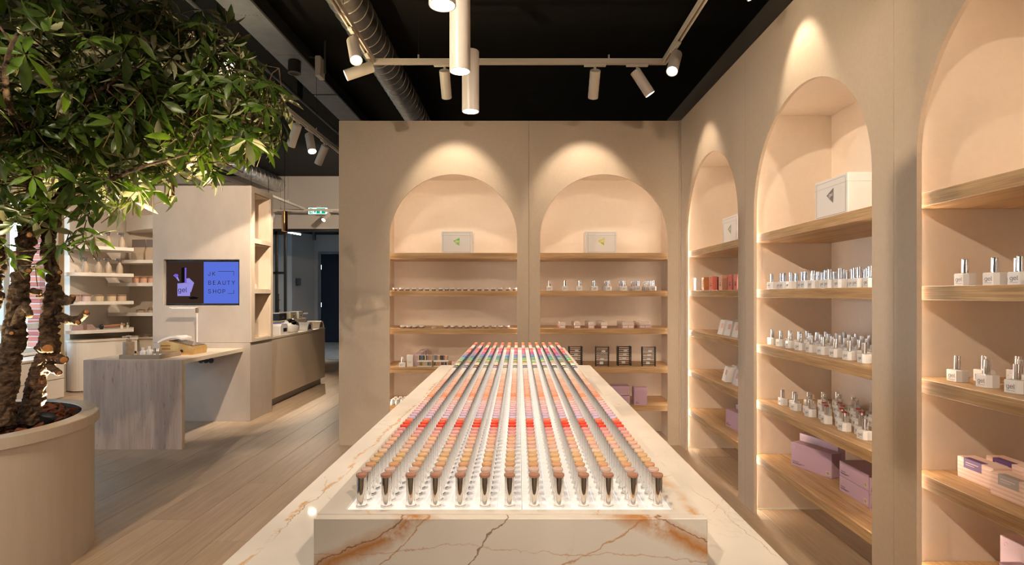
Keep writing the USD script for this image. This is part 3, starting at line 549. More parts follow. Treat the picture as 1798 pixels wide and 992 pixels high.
vein((-.352, .7, .954), (-.335, 1.3, .954), .0, .0050, RUST2, .95, (.44, .54))
vein((-.348, .7, .954), (-.331, 1.3, .954), .0, .0012, BRN, .8, (.38, .5))
vein((-.215, .75, 1.04), (-.36, 1.02, .954), .0, .0022, RUST2, .6, (.46, .58))
vein((.215, .68, 1.04), (.200, .98, 1.04), .0, .0085, RUST2, .9, (.47, .57))
vein((.10, .66, 1.04), (.135, .70, 1.04), .0, .0016, RUST2, .8, (.45, .55))
vein((.33, .8, .954), (.23, 1.7, .954), .0, .0012, BRN, .5, (.44, .56))
vein((.24, 1.1, .954), (.35, 1.25, .954), .0, .0012, RUST2, .6, (.44, .56))
vein((-.38, 1.7, .954), (-.24, 1.9, .954), .0, .0015, RUST2, .7, (.44, .56))
MARBF = marble('cream_marble_front', VF[:8]); MARB = marble('cream_marble', VF[8:])
ct = wthing('display_counter', 'long cream marble counter with rust veins carrying rows of polish bottles', 'counter', (-.015, 1.68, 0))
CL, CR, PLF, PRT, C0, C1, ZL, ZT = -.380, .346, -.238, .219, .646, 2.71, .954, 1.04
part(ct, 'base_front', cbox(CL + .001, CR - .001, C0, C0 + .012, 0.0, ZL - .0125, .0008), MARBF); part(ct, 'base_body', cube(CL + .012, CR - .012, C0 + .0125, C1 - .012, 0, ZL - .0125), PAINT)
for x0, x1 in ((CL, CL + .0115), (CR - .0115, CR)): part(ct, 'base_side', cbox(x0, x1, C0 + .0125, C1, 0, ZL - .0125, .0008), MARB)
part(ct, 'ledge_top', cbox(CL, CR, C0, C1, ZL - .012, ZL, .0012), MARB)
part(ct, 'riser_front', cbox(PLF, PRT, C0 + .0005, C0 + .0125, ZL + .0002, ZT - .0004, .0009), MARBF)
for x0, x1 in ((PLF, PLF + .012), (PRT - .012, PRT)): part(ct, 'riser_side', cbox(x0, x1, C0 + .0127, C1 - .001, ZL + .0002, ZT - .0124, .0009), MARB)
part(ct, 'riser_back', cbox(PLF, PRT, C1 - .0125, C1, ZL + .0002, ZT - .0004, .0009), MARB)
NX, XS, Y0, DX, DY, NY = 13, -.1945, .690, .0305, .02135, 88
TX0, TX1, TY0, TY1 = -.2095, .1865, .672, 2.60
rim = sbox(PLF, C0 + .0128, PRT, C1 - .0128).difference(sbox(TX0, TY0, TX1, TY1))
part(ct, 'riser_top', extrude(rim, .012, (0, 0, ZT - .012)), MARB)
part(ct, 'tray_bed', cube(TX0 + .0005, TX1 - .0005, TY0 + .0005, TY1 - .0005, ZT - .016, ZT - .008), plain('tray_bed', (.35, .33, .32), .5))
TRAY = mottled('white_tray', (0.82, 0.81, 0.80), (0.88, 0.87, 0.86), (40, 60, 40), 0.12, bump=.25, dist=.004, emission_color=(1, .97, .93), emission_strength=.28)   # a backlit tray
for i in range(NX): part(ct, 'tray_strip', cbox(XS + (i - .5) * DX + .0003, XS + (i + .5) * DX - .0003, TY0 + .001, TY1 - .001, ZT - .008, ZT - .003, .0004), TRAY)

# ------------------------------------------------------------------ polish bottles in the tray
CRGB = [(158, 98, 72, 'brown'), (202, 164, 148, 'greyish rose'), (205, 142, 92, 'caramel'), (220, 172, 118, 'sand'), (217, 166, 108, 'honey'), (226, 186, 152, 'pale peach'), (226, 172, 152, 'dusty rose'),
        (235, 170, 150, 'salmon'), (236, 178, 134, 'apricot'), (232, 152, 140, 'rose'), (232, 150, 150, 'pink'), (226, 128, 130, 'deep pink'), (238, 62, 40, 'bright red'), (246, 66, 44, 'scarlet'),
        (248, 128, 96, 'coral'), (208, 182, 218, 'lilac'), (204, 174, 216, 'lavender'), (226, 176, 206, 'orchid pink'), (236, 184, 204, 'baby pink'), (232, 170, 192, 'candy pink'), (240, 190, 200, 'light pink'), (238, 180, 188, 'blush'), (242, 192, 188, 'shell pink')]
far = {}
def shade(j):
    if j < len(CRGB): return CRGB[j][:3]
    pal = [(24, (240, 180, 166)), (25, (250, 150, 112)), (26, (250, 164, 126)), (31, (240, 180, 160)), (36, (242, 192, 172)), (40, (244, 208, 192)), (43, (244, 222, 210)), (46, (240, 232, 226)), (47, (126, 118, 118)), (48, (176, 172, 172)), (49, (92, 88, 92)), (51, (240, 230, 222)), (52, (216, 196, 170)), (54, (150, 150, 96)), (55, (200, 190, 140)),
           (56, (70, 150, 84)), (57, (104, 190, 120)), (59, (92, 160, 160)), (61, (74, 112, 168)), (63, (116, 126, 186)), (65, (164, 104, 160)), (68, (206, 70, 110)), (71, (232, 92, 120)), (74, (206, 54, 76)), (76, (240, 150, 150)), (79, (246, 214, 200)), (81, (244, 170, 150)), (84, (214, 66, 56)), (86, (236, 110, 60)), (99, (240, 166, 80))]
    return next(c for k, c in pal if j <= k)
ZB, R0, HB = ZT - .003, .0060, .0375
def bottle_parts(n):
    base = lathe([(0, 0), (R0 + .0008, 0), (R0 + .0008, .002), (0, .002)], n)
    body = lathe([(R0 - .0012, .002), (R0 - .0006, .0022), (R0, .003), (R0, HB - .0008), (R0 - .0005, HB), (0, HB)], n)
    lid = lathe([(R0 + .0004, HB - .0002), (R0 + .0009, HB + .0006), (R0 + .0009, HB + .0026), (R0 + .0004, HB + .0033), (R0 - .0004, HB + .0036), (0, HB + .0037)], n)
    return base, body, lid
bb, bo, bl = bottle_parts(28)
NIND = 23
for j in range(NIND):
    c = CRGB[j]; lm = plain(f'lid_{j}', srgb(*(np.array(c[:3]) * (.80 if j not in (12, 13, 14) else 1.0) + (50 if j not in (12, 13, 14) else 0))), 0.16, coat_weight=.4); first = None
    for i in range(NX):
        loc = (XS + i * DX, Y0 + j * DY, ZB); row = 'front row' if j == 0 else f'{ORD[j]} row'
        lab = f'chrome polish bottle with {c[3]} lid, {nth(i, NX)}, {row}'
        if first is None:
            first = thing('polish_bottle', lab, 'polish bottle', loc, group=f'{c[3]} lidded polish bottles')
            part(first, 'glass_foot', bb, WHITE, smooth=40); part(first, 'cap', bo, CHROME, smooth=40); part(first, 'lid', bl, lm, f'{c[3]} lid', smooth=50)
        else: dup(first, loc, 0, lab)
_, bo2, bl2 = bottle_parts(14)
bo2.update_faces(np.ones(len(bo2.faces), bool)); grid = [(i, j) for j in range(NIND, NY) for i in range(NX)]
def stamp(m, at_): 
    v = (m.vertices[None] + np.array(at_)[:, None]).reshape(-1, 3); k = len(m.vertices); f = (m.faces[None] + (np.arange(len(at_)) * k)[:, None, None]).reshape(-1, 3); return mk(v, f)
at_ = [(XS + i * DX, Y0 + j * DY, ZB) for i, j in grid]
LIDS = look('far_lids', {'a': ('attribute', {'attribute': 'lidColor'}), 'p': ('principled_bsdf', {'roughness': .2})}, [('a.color', 'p.base_color')])
mass = wthing('polish_bottle_rows', 'rows of small chrome polish bottles with coloured lids filling the rear of the counter', 'polish bottles', (0, 1.9, ZB), kind='stuff')
part(mass, 'cap', stamp(bo2, at_), CHROME, smooth=40)
lm_ = stamp(bl2, at_); pr = part(mass, 'lid', lm_, LIDS, smooth=True)
cols = np.repeat(np.array([srgb(*np.clip(np.array(shade(j)) * (.8 if j > 50 else 1) + (44 if j > 50 else 0) + random.Random(j * 31 + i).randint(-7, 7) + (np.array([random.Random(j * 7 + i * 13 + k).randint(-38, 38) for k in range(3)]) if j > 46 else 0), 0, 255)) for i, j in grid]), len(bl2.vertices), 0)
pv = UsdGeom.PrimvarsAPI(pr).CreatePrimvar('lidColor', Sdf.ValueTypeNames.Color3fArray, 'vertex'); pv.Set(Vt.Vec3fArray.FromNumpy(cols.astype(np.float32)))
# ================================================================== goods on the shelves
rs = random.Random(11)
FB = YB + PT + .014                                    # front of the back wall shelves
FR = XR + PT + .014                                    # front of the right wall shelves
# gel bottle: faceted white block, chrome cap, the word on its front (front faces -y)
def gel_proto(loc, rotz, label, group, top=None, w=.05, d=.034, h=.041):
    t = thing('gel_bottle', label, 'gel bottle', loc, rotz, group)
    v = []
    for z, s in ((0, -.0015), (.0015, 0), (h - .002, 0), (h, -.002)):
        for x, y in ((-w / 2, -d / 2), (w / 2 - .012, -d / 2), (w / 2, -d / 2 + .010), (w / 2, d / 2), (-w / 2 + .006, d / 2), (-w / 2, d / 2 - .006)):
            v.append((x + s * np.sign(x), y + s * np.sign(y), z))
    part(t, 'block', hull(v), WHITE)
    part(t, 'neck', cyl(.008, .003, (0, 0, h - .0005), n=16), CHROME)
    cp = part(t, 'cap', lathe([(.0092, h + .0022), (.0102, h + .0028), (.0100, h + .046), (.0094, h + .0475), (0, h + .0475)], 24), CHROME, smooth=40)
    if top: part(cp, 'cap_top', lathe([(.0103, h + .0425), (.0105, h + .0430), (.0104, h + .0475), (.0096, h + .0485), (0, h + .0485)], 24), top, 'red cap top', smooth=40)
    part(t, 'word', text('gel', .0135, (-w / 2 + .006, -d / 2 - .0001, .015), (1, 0, 0), (0, 0, 1), .0004), GREYINK)
    part(t, 'small_print', cube(-w / 2 + .006, w / 2 - .018, -d / 2 - .0004, -d / 2, .0075, .0085), GREYINK)
    return t
REDTOP = plain('red_cap_top', srgb(150, 40, 32), .3)
gel = {}
def put_gel(loc, rotz, label, group, kind='plain'):
    if kind not in gel: gel[kind] = gel_proto(loc, rotz, label, group, REDTOP if kind == 'red' else None)
    else: dup(gel[kind], loc, rotz, label, group)
# back wall, right arch, second shelf
for i, (x, n) in enumerate(zip((965, 992.6, 1018, 1045, 1069, 1096, 1121, 1147), (1, 2, 2, 3, 4, 4, 5, 6))):
    p = at(x, 508, FB + .035)
    for k in range(n):
        row = ['front', 'second', 'third', 'fourth', 'fifth', 'sixth'][k]
        put_gel((p[0], FB + .035 + k * .072, SH[1]), 0, f'gel bottle in {nth(i, 8)} file, right back arch second shelf, {row} in line', 'gel bottles on the back wall')
# right wall, middle arch: three shelves
def file_(y, x, z, lab, group, kind='plain'): put_gel((x, y, z), -90 + rs.uniform(-7, 7), lab, group, kind)
yy = np.linspace(3.22, 2.24, 14)
for i, y in enumerate(yy):
    for k, x in enumerate((1.462, 1.545, 1.63)):
        if k and i in (0,): continue
        file_(y + (.035 if k == 1 else 0) + rs.uniform(-.006, .006), x + (.022 if i % 3 == 1 else 0), SH[1], f'gel bottle, middle arch second shelf, {nth(i, 14, "farthest", "nearest", "from the far end")}, {("front", "second", "back")[k]} row', 'gel bottles on the second shelf of the middle arch')
yy = np.linspace(3.30, 2.42, 9)
for i, y in enumerate(yy):
    for k in range(min(5, 1 + i * 2 if i < 2 else 5)):
        file_(y - k * .004 + (.05 if k % 2 else 0), 1.50 + k * .072, SH[2], f'gel bottle, middle arch third shelf, {nth(i, 9, "farthest", "nearest", "from the far end")}, {("front", "second", "third", "fourth", "back")[k]} row', 'gel bottles on the third shelf of the middle arch')
file_(2.31, 1.50, SH[2], 'white gel bottle on the middle arch\'s third shelf, at the near pier', 'gel bottles on the third shelf of the middle arch')
yy = np.linspace(3.19, 2.36, 12)
for i, y in enumerate(yy):
    for k in range(4 if i else 1):
        x = 1.51 + k * .08 + (.03 if i % 2 else 0)
        file_(y, x, SH[3], f'gel bottle, middle arch fourth shelf, {nth(i, 12, "farthest", "nearest", "from the far end")}, {("front", "second", "third", "back")[k]} row', 'gel bottles on the fourth shelf of the middle arch', 'red' if (i in (5, 6, 7, 8) and k in (0, 1)) else 'plain')
# right wall, nearest arch
for i, (y, x) in enumerate(((1.862, 1.49), (1.775, 1.515), (1.70, 1.53), (1.60, 1.49), (1.79, 1.60), (1.66, 1.60))):
    file_(y, x, SH[1], f'white gel bottle on the nearest arch second shelf, {["leftmost", "second from the left", "third from the left", "rightmost in front", "behind the second", "behind the third"][i]}', 'gel bottles on the second shelf of the nearest arch')
for i, (y, x) in enumerate(((1.907, 1.50), (1.905, 1.59), (1.79, 1.505), (1.80, 1.62), (1.678, 1.50), (1.69, 1.60), (1.90, 1.70), (1.79, 1.71))):
    file_(y, x, SH[2], f'white gel bottle on the nearest arch\'s third shelf, {["far end in front", "far end in the second row", "second in front", "second in the middle row", "nearest in front", "nearest in the second row", "far end at the back", "second at the back"][i]}', 'gel bottles on the third shelf of the nearest arch')

# white cartons with a triangular foil emblem on the top shelves
FOILS = [look('foil_green', {'g': ('geometry', {}), 'n': ('noise_texture', {'scale': 45.0, 'detail': 2.0}), 'r': ('rgb_ramp', {'ramp': [(.35, srgb(80, 210, 170)), (.5, srgb(150, 230, 110)), (.62, srgb(240, 230, 120))]}), 'p': ('principled_bsdf', {'metallic': .6, 'roughness': .25})}, [('g.position', 'n.vector'), ('n.fac', 'r.fac'), ('r.color', 'p.base_color')]),
         look('foil_gold', {'g': ('geometry', {}), 'n': ('noise_texture', {'scale': 45.0, 'detail': 2.0}), 'r': ('rgb_ramp', {'ramp': [(.35, srgb(150, 190, 90)), (.5, srgb(225, 205, 70)), (.62, srgb(240, 225, 150))]}), 'p': ('principled_bsdf', {'metallic': .6, 'roughness': .25})}, [('g.position', 'n.vector'), ('n.fac', 'r.fac'), ('r.color', 'p.base_color')]),
         plain('foil_grey', srgb(140, 132, 136), .3, .5), plain('foil_sage', srgb(150, 165, 140), .3, .5)]
def carton(loc, rotz, label, foil, w=.27, d=.20, h=.195):
    t = thing('emblem_carton', label, 'carton', loc, rotz)
    part(t, 'box', cbox(-w / 2, w / 2, 0, d, 0, h - .012, .002), MATWHITE); part(t, 'lid', cbox(-w / 2 - .0015, w / 2 + .0015, -.0015, d + .0015, h - .04, h, .002), MATWHITE)
    fr = sbox(-w / 2 + .015, .012, w / 2 - .015, h - .012); fr = fr.difference(fr.buffer(-.0012, join_style=2))
    part(t, 'printed_frame', extrude(fr, .0004, (0, -.0016, 0), (1, 0, 0), (0, 0, 1), (0, -1, 0)), GREYINK)
    tri = Polygon([(-.032, .108), (.026, .136), (.022, .068)])
    em = part(t, 'emblem', extrude(tri, .0006, (0, -.0016, 0), (1, 0, 0), (0, 0, 1), (0, -1, 0)), foil, 'triangular foil emblem')
    part(em, 'emblem_word', text('gel', .016, (.004, -.0023, .105), (1, 0, 0), (0, 0, 1), .0003, mid=True), MATWHITE)
    return t
carton(at(802, 444, FB + .06) * [1, 1, 0] + [0, 0, SH[0]], 0, 'white carton with green triangle emblem on the top shelf of the left back arch', FOILS[0])
carton(at(1056, 444, FB + .06) * [1, 1, 0] + [0, 0, SH[0]], 0, 'white carton with gold triangle emblem on the top shelf of the right back arch', FOILS[1])
carton((1.457, 2.605, SH[0]), -90, 'white carton with grey triangle emblem on the middle arch\'s top shelf', FOILS[2], h=.185)
carton((1.50, 3.965, SH[0]), -90, 'white carton with sage triangle emblem on the far right arch\'s top shelf', FOILS[3])

# small pots on the left back arch
CLEARP = plain('frosted_pot', (.72, .66, .62), .2)
def pot_proto(loc, label, group):
    t = thing('gel_pot', label, 'pot', loc, 0, group)
    part(t, 'jar', lathe([(0, 0), (.0145, 0), (.0175, .003), (.019, .014), (0, .014)], 20), plain('pot_base', srgb(150, 118, 98), .3), smooth=40)
    part(t, 'lid', lathe([(.0195, .0125), (.0205, .0135), (.0205, .0245), (.0195, .0255), (0, .0255)], 20), WHITE, smooth=40); return t
pot = None
xs2 = [693.6, 705, 715.5, 727, 739, 750, 761.7, 774, 784.4, 794, 806, 817, 829, 842, 854, 866, 878, 892, 904]
for i, x in enumerate(xs2):
    p = (at(x, 0, FB + .03)[0], FB + .03, SH[1]); lab = f'tiny white gel pot on the left back arch\'s second shelf, {nth(i, 19)}'
    pot = pot_proto(p, lab, 'pots on the second shelf') if pot is None else (dup(pot, p, 0, lab, 'pots on the second shelf'), pot)[1]
xs3 = [707, 717.5, 728, 739.5, 783, 795, 808, 820, 832, 843, 855, 867, 879, 891]
for i, x in enumerate(xs3):
    for k in range(2 if i < 4 else 1):
        lab = f'tiny white gel pot, left back arch third shelf, {nth(i, 14)}' + (', behind' if k else '')
        dup(pot, (at(x, 0, FB + .035)[0], FB + .035 + k * .05, SH[2]), 0, lab, 'pots on the third shelf')
t = thing('clear_dish', 'flat clear dish between the pots on the left back arch\'s third shelf', 'dish', (at(761.5, 0, FB + .04)[0], FB + .04, SH[2]))
part(t, 'dish', lathe([(0, 0), (.018, 0), (.022, .012), (.020, .012), (.0165, .0025), (0, .0025)], 24), CLEARP, smooth=40); part(t, 'cover', lathe([(.0215, .0125), (.0225, .0135), (.0, .016)], 24), CLEARP, smooth=40)
# fourth shelf, left back arch
def colour_chart(loc, label, seed):
    t = thing('colour_chart', label, 'colour chart', loc); r = random.Random(seed)
    part(t, 'base', cbox(-.064, .064, 0, .05, 0, .006, .001), MATWHITE); part(t, 'back_plate', cbox(-.064, .064, .035, .04, .006, .1, .001), CLEARP)
    part(t, 'middle_bar', cbox(-.064, .064, .006, .034, .040, .055, .001), MATWHITE)
    pal = [(70, 60, 58), (190, 150, 90), (210, 190, 170), (150, 140, 150), (120, 80, 60), (200, 120, 110), (90, 110, 130), (220, 200, 160)]
    for z in (.008, .056):
        for i in range(10): part(t, 'swatch', cbox(-.060 + i * .0121, -.0505 + i * .0121, .020, .026, z, z + (.030 if z < .02 else .040), .001), SWM[r.randrange(8)])
    return t
SWM = [plain(f'swatch_{i}', srgb(*c), .3) for i, c in enumerate(((70, 62, 64), (196, 160, 96), (214, 196, 176), (150, 142, 156), (124, 88, 70), (206, 140, 128), (104, 124, 140), (222, 206, 170)))]
colour_chart((at(745, 0, FB + .04)[0], FB + .04, SH[3]), 'small colour chart stand with two rows of swatches, beside the lilac cartons', 1)
colour_chart((at(774, 0, FB + .04)[0], FB + .04, SH[3]), 'small colour chart stand with two rows of swatches, next to the counter end', 2)
def card_box(label, loc, w, d, h, m, rotz=0, name='small_carton', marks=(), group=None):
    t = thing(name, label, 'carton', loc, rotz, group); part(t, 'box', cbox(-w / 2, w / 2, 0, d, 0, h, .0015), m)
    part(t, 'lid_flap', cbox(-w / 2 + .002, w / 2 - .002, .002, d - .002, h, h + .0012, .0005), m)
    for (x0, x1, z0, z1, mm) in marks: part(t, 'label', cube(x0, x1, -.0006, 0, z0, z1), mm)
    return t
card_box('upright white carton on the left back arch\'s fourth shelf', (at(719.5, 0, FB + .04)[0], FB + .04, SH[3]), .054, .05, .10, MATWHITE, marks=[(-.015, .015, .03, .05, CREAM)])
put_gel((at(706.5, 0, FB + .03)[0], FB + .03, SH[3]), 0, 'white gel bottle at the left end of the left back arch\'s fourth shelf', 'bottle by the upright carton')
for k in range(5): card_box(f'pale lilac carton in a row behind the upright white carton, {ORD[k]} from the front', (at(733, 0, FB + .1)[0] + .004 * k, FB + .10 + k * .062, SH[3]), .06, .055, .105 + .004 * k, LILAC2, group='pale lilac cartons behind the upright carton')
card_box('low pale carton half hidden by the counter on the left back arch\'s fourth shelf', (at(800, 0, FB + .05)[0], FB + .05, SH[3]), .07, .06, .045, PINKCARD)
for k in range(12):
    p = (at(689, 0, FB + .03)[0] + (k % 4) * .042, FB + .03 + (k // 4) * .07, SH[4])
    lab = f'round white jar, left back arch lowest shelf, {ORD[k % 4]} from left, {("front", "middle", "back")[k // 4]} row'
    if k == 0:
        jar0 = thing('round_jar', lab, 'jar', p, 0, 'white round jars'); part(jar0, 'jar', lathe([(0, 0), (.014, 0), (.019, .006), (.019, .026), (.014, .032), (0, .032)], 20), WHITE, smooth=50); part(jar0, 'lid', lathe([(.0145, .0315), (.0155, .0325), (.0155, .045), (.013, .048), (0, .048)], 20), WHITE, smooth=50)
    else: dup(jar0, p, 0, lab)
# third shelf, right back arch: files of clear boxes with a pink front
def clear_pack(loc, label, first=[None]):
    if first[0] is None:
        t = first[0] = thing('clear_pack', label, 'pack', loc, 0, 'clear packs on the right back arch')
        part(t, 'tray', cbox(-.027, .027, 0, .085, 0, .026, .002), plain('pack_pink', srgb(214, 170, 160), .3)); part(t, 'cover', cbox(-.0265, .0265, .001, .084, .0265, .054, .003), plain('pack_clear', srgb(232, 214, 206), .15)); part(t, 'label', cube(-.020, .020, -.0008, -.0001, .006, .022), MATWHITE)
    else: dup(first[0], loc, 0, label)
for i, (x, n) in enumerate(((987.5, 3), (1014, 3), (1038.5, 3), (1061, 4), (1098, 3), (1108, 1), (1128, 3), (1137.5, 1))):
    for k in range(n): clear_pack((at(x, 0, FB + .02)[0], FB + .02 + k * .092, SH[2]), f'clear pink pack in {nth(i, 8)} file, right back arch third shelf, {("front", "second", "third", "back")[k]}')
# black racks
def rack(x, zoff, label, cards, ry, d0):
    p = at(x, 0, FB + d0); t = thing('swatch_rack', label, 'rack', (p[0], FB + d0, SH[3]), ry); w, h, d = .112, .172, .06
    for s in (-1, 1):
        part(t, 'side_panel', cat(cbox(s * w / 2 - .004, s * w / 2 + .004, 0, .012, 0, h, .001), cbox(s * w / 2 - .004, s * w / 2 + .004, d - .012, d, 0, h, .001), cbox(s * w / 2 - .004, s * w / 2 + .004, .012, d - .012, 0, .012, .001), cbox(s * w / 2 - .004, s * w / 2 + .004, .012, d - .012, h - .012, h, .001)), DARK)
    for k in range(5):
        z = .012 + k * .0345
        part(t, 'shelf_bar', cat(cbox(-w / 2 + .004, w / 2 - .004, .002, .008, z, z + .005, .001), cbox(-w / 2 + .004, w / 2 - .004, d - .010, d - .002, z + .012, z + .017, .001)), DARK)
        if k < 4 and k in cards: part(t, 'card', rot(cbox(-.022 + .006 * k, .010 + .006 * k, .02, .022, z + .005, z + .033, .0005), -12, [1, 0, 0], (0, .02, z)), MATWHITE)
for x, lab, cards, ry, d0 in ((1011, 'leftmost black swatch rack, half behind the counter, on the right back arch', (0, 1, 2, 3), 4, .09), (1057.5, 'second black swatch rack from the left on the right back arch', (0, 1, 3), -5, .05), (1097, 'third black swatch rack from the left on the right back arch', (0, 1, 2, 3), 3, .10), (1139.5, 'rightmost black swatch rack with white cards on the right back arch', (0, 1, 2, 3), -6, .055)):
    rack(x, 0, lab, cards, ry, d0)
# lilac cartons
def lilac(label, loc, w, d, h, rotz, m=None, tag='cream', group=None):
    t = thing('lilac_carton', label, 'carton', loc, rotz, group); m = m or LILAC
    part(t, 'box', cbox(-w / 2, w / 2, 0, d, 0, h, .002), m); part(t, 'end_flap', cbox(w / 2, w / 2 + .0012, .006, d - .006, .006, h - .004, .0005), m)
    part(t, 'small_print', cat([cube(-w / 2 + .012, -w / 2 + .012 + a, -.0006, 0, z, z + .0022) for a, z in ((w * .16, .026), (w * .30, .018), (w * .22, .0135))]), INK)
    part(t, 'faint_emblem', extrude(Point(-w / 2 + .022, h - .022).buffer(.007).difference(Point(-w / 2 + .022, h - .022).buffer(.0058)), .0004, (0, 0, 0), (1, 0, 0), (0, 0, 1), (0, -1, 0)), LILAC2)
    if tag: stp = part(t, 'stamp', cube(w / 2 - .034, w / 2 - .010, -.0007, 0, .012, .032), CREAM, 'cream stamp'); part(stp, 'stamp_bars', cat([cube(w / 2 - .031, w / 2 - .013, -.001, -.0006, .016 + k * .005, .0185 + k * .005) for k in range(3)]), INK)
    return t
xa = at(1072, 0, FB + .02)[0] - .06
for k in range(2): lilac(f'lilac carton stacked on the right back arch\'s fifth shelf, {("lower", "upper")[k]} of two', (at(1106, 0, FB + .02)[0] - .115, FB + .02, SH[4] + k * .0828), .23, .12, .080, 0)
lilac('upright lilac carton standing alone on the right back arch\'s fifth shelf', (at(1125, 0, FB + .02)[0], FB + .02, SH[4]), .112, .10, .150, 0, tag=None)
lilac('long lilac carton leaning in front on the middle arch\'s lowest shelf', (1.585, 3.03, SH[4]), .265, .07, .130, -90 + 20)
lilac('paler taller lilac carton behind the long one on the middle arch\'s lowest shelf', (1.655, 3.085, SH[4]), .27, .05, .165, -90 + 16, LILAC2, None)
for k in range(2):
    lilac(f'lilac carton on the middle arch\'s lowest shelf, {("lower", "upper")[k]} of the far stack', (1.578, 2.63, SH[4] + k * .0745), .23, .13, .073, -90)
    lilac(f'lilac carton on the middle arch\'s lowest shelf, {("lower", "upper")[k]} of the stack by the pier', (1.562, 2.37, SH[4] + k * .0745), .23, .13, .073, -90)
# z positions are taken from the shelf the carton stands on
lilac('lilac carton in front on the far right arch\'s lowest shelf', (1.53, 3.975, SH[4]), .235, .07, .125, -90 + 6)
lilac('paler lilac carton behind on the far right arch\'s lowest shelf', (1.615, 4.0, SH[4]), .25, .05, .15, -90 + 4, LILAC2, None)
lilac('lilac carton at the near end of the far right arch\'s lowest shelf', (1.52, 3.70, SH[4]), .20, .12, .14, -90)
lilac('tall pale lilac carton on the nearest arch\'s lowest shelf', (1.60, 1.73, SH[4]), .25, .06, .165, -90, LILAC2, None)
lilac('smaller lilac carton in front on the nearest arch\'s lowest shelf', (1.515, 1.66, SH[4]), .20, .07, .12, -90)
# far right arch: upright make-up boxes
MK = [((236, 226, 220), 'white'), ((226, 212, 204), 'off-white'), ((214, 138, 82), 'orange'), ((140, 112, 100), 'taupe'), ((226, 130, 112), 'coral'), ((206, 88, 74), 'brick red'), ((226, 176, 152), 'peach'), ((204, 104, 92), 'terracotta'), ((226, 140, 126), 'salmon'), ((228, 150, 140), 'pink')]
ym = [4.60, 4.50, 4.40, 4.32, 4.22, 4.13, 4.02, 3.93, 3.84, 3.74]
for i, (c, nm) in enumerate(MK):
    mm = plain(f'makeup_{i}', srgb(*c), .4); x = 1.452 + (.05 if i in (1, 3, 5, 7) else 0)
    t = thing('makeup_box', f'{nm} upright make-up box on the far right arch\'s second shelf', 'box', (x, ym[i], SH[1]), -90 + rs.uniform(-8, 8), 'make-up boxes')
    part(t, 'sleeve', cbox(-.030, .030, 0, .04, 0, .082, .0015), mm); part(t, 'cap', cbox(-.0295, .0295, .0005, .0395, .0825, .105, .0015), mm)
    part(t, 'print', cat([cube(-.012, .012, -.0006, 0, z, z + .004) for z in (.03, .038, .05)]), INK)
# slanted white cartons with a pink square
PSQ = plain('pink_square', srgb(226, 182, 170), .5)
def slant(loc, rotz, label, group):
    global slant0
    if slant0 is None:
        t = slant0 = thing('slanted_carton', label, 'carton', loc, rotz, group); w, d, h = .105, .075, .105
        part(t, 'box', hull([(-w / 2, 0, 0), (w / 2, 0, 0), (-w / 2, d, 0), (w / 2, d, 0), (-w / 2 + .006, .025, h), (w / 2 - .006, .025, h), (-w / 2 + .006, d, h), (w / 2 - .006, d, h)]), MATWHITE)
        part(t, 'top_flap', cbox(-w / 2 + .008, w / 2 - .008, .027, d - .001, h, h + .0015, .0005), MATWHITE)
        q = np.array([(-.006, .048), (.040, .048), (.040, .084), (-.006, .084)]); f = lambda x, z: (x, .025 * z / h - .0007, z)
        part(t, 'pink_window', mk([f(x, z) for x, z in q] + [tuple(np.add(f(x, z), (0, .0012, 0))) for x, z in q], [(0, 1, 2), (0, 2, 3), (0, 4, 5), (0, 5, 1), (1, 5, 6), (1, 6, 2), (2, 6, 7), (2, 7, 3), (3, 7, 4), (3, 4, 0)]), PSQ, 'pink square window')
    else: dup(slant0, loc, rotz, label, group)
slant0 = None
for z, lv, spots in ((SH[2], 'third', [(1.49, 4.14), (1.49, 4.00), (1.49, 3.86), (1.49, 3.73), (1.59, 4.10), (1.59, 3.96), (1.59, 3.82)]), (SH[3], 'fourth', [(1.49, 4.06), (1.57, 4.12), (1.50, 3.88), (1.58, 3.96), (1.66, 4.02), (1.50, 3.71), (1.58, 3.80), (1.66, 3.86)])):
    for i, (x, y) in enumerate(spots):
        slant((x, y, z), -90 + rs.uniform(-6, 6), f'slant-fronted white carton, far right arch {lv} shelf, {ORD[i]} from the far front corner', f'slanted cartons on the {lv} shelf')
# nearest arch: pink boxes with a purple or grey label
PINKB = look('lined_pink', {'g': ('geometry', {}), 'w': ('wave_texture', {'wave_type': 'bands', 'bands_direction': 'z', 'scale': 24.0}), 'r': ('rgb_ramp', {'ramp': [(.3, srgb(226, 192, 178)), (.6, srgb(240, 212, 200))]}), 'p': ('principled_bsdf', {'roughness': .5})}, [('g.position', 'w.vector'), ('w.fac', 'r.fac'), ('r.color', 'p.base_color')])
def pink(loc, label, lm):
    t = thing('pink_box', label, 'box', loc, -90); w, d, h = .148, .062, .072
    part(t, 'box', cbox(-w / 2, w / 2, 0, d, 0, h, .0015), PINKB)
    part(t, 'label', cat(cube(-.045, .028, -.0008, 0, h - .032, h), cube(-.045, .028, 0, .022, h, h + .0008)), lm); part(t, 'label_print', cat(cube(-.036, .016, -.0012, -.0006, h - .014, h - .011), cube(-.036, .0, -.0012, -.0006, h - .021, h - .019)), LILAC2)
GREYLAB = plain('grey_label', srgb(168, 160, 156), .5)
pink((1.53, 1.872, SH[3]), 'lined pink box with purple label, nearest the shelf\'s far end', PURPLE); pink((1.63, 1.872, SH[3]), 'lined pink box with purple label standing behind another', PURPLE)
pink((1.50, 1.70, SH[3]), 'lined pink box with grey label, nearest in front', GREYLAB); pink((1.60, 1.70, SH[3]), 'lined pink box with grey label, second row', GREYLAB)
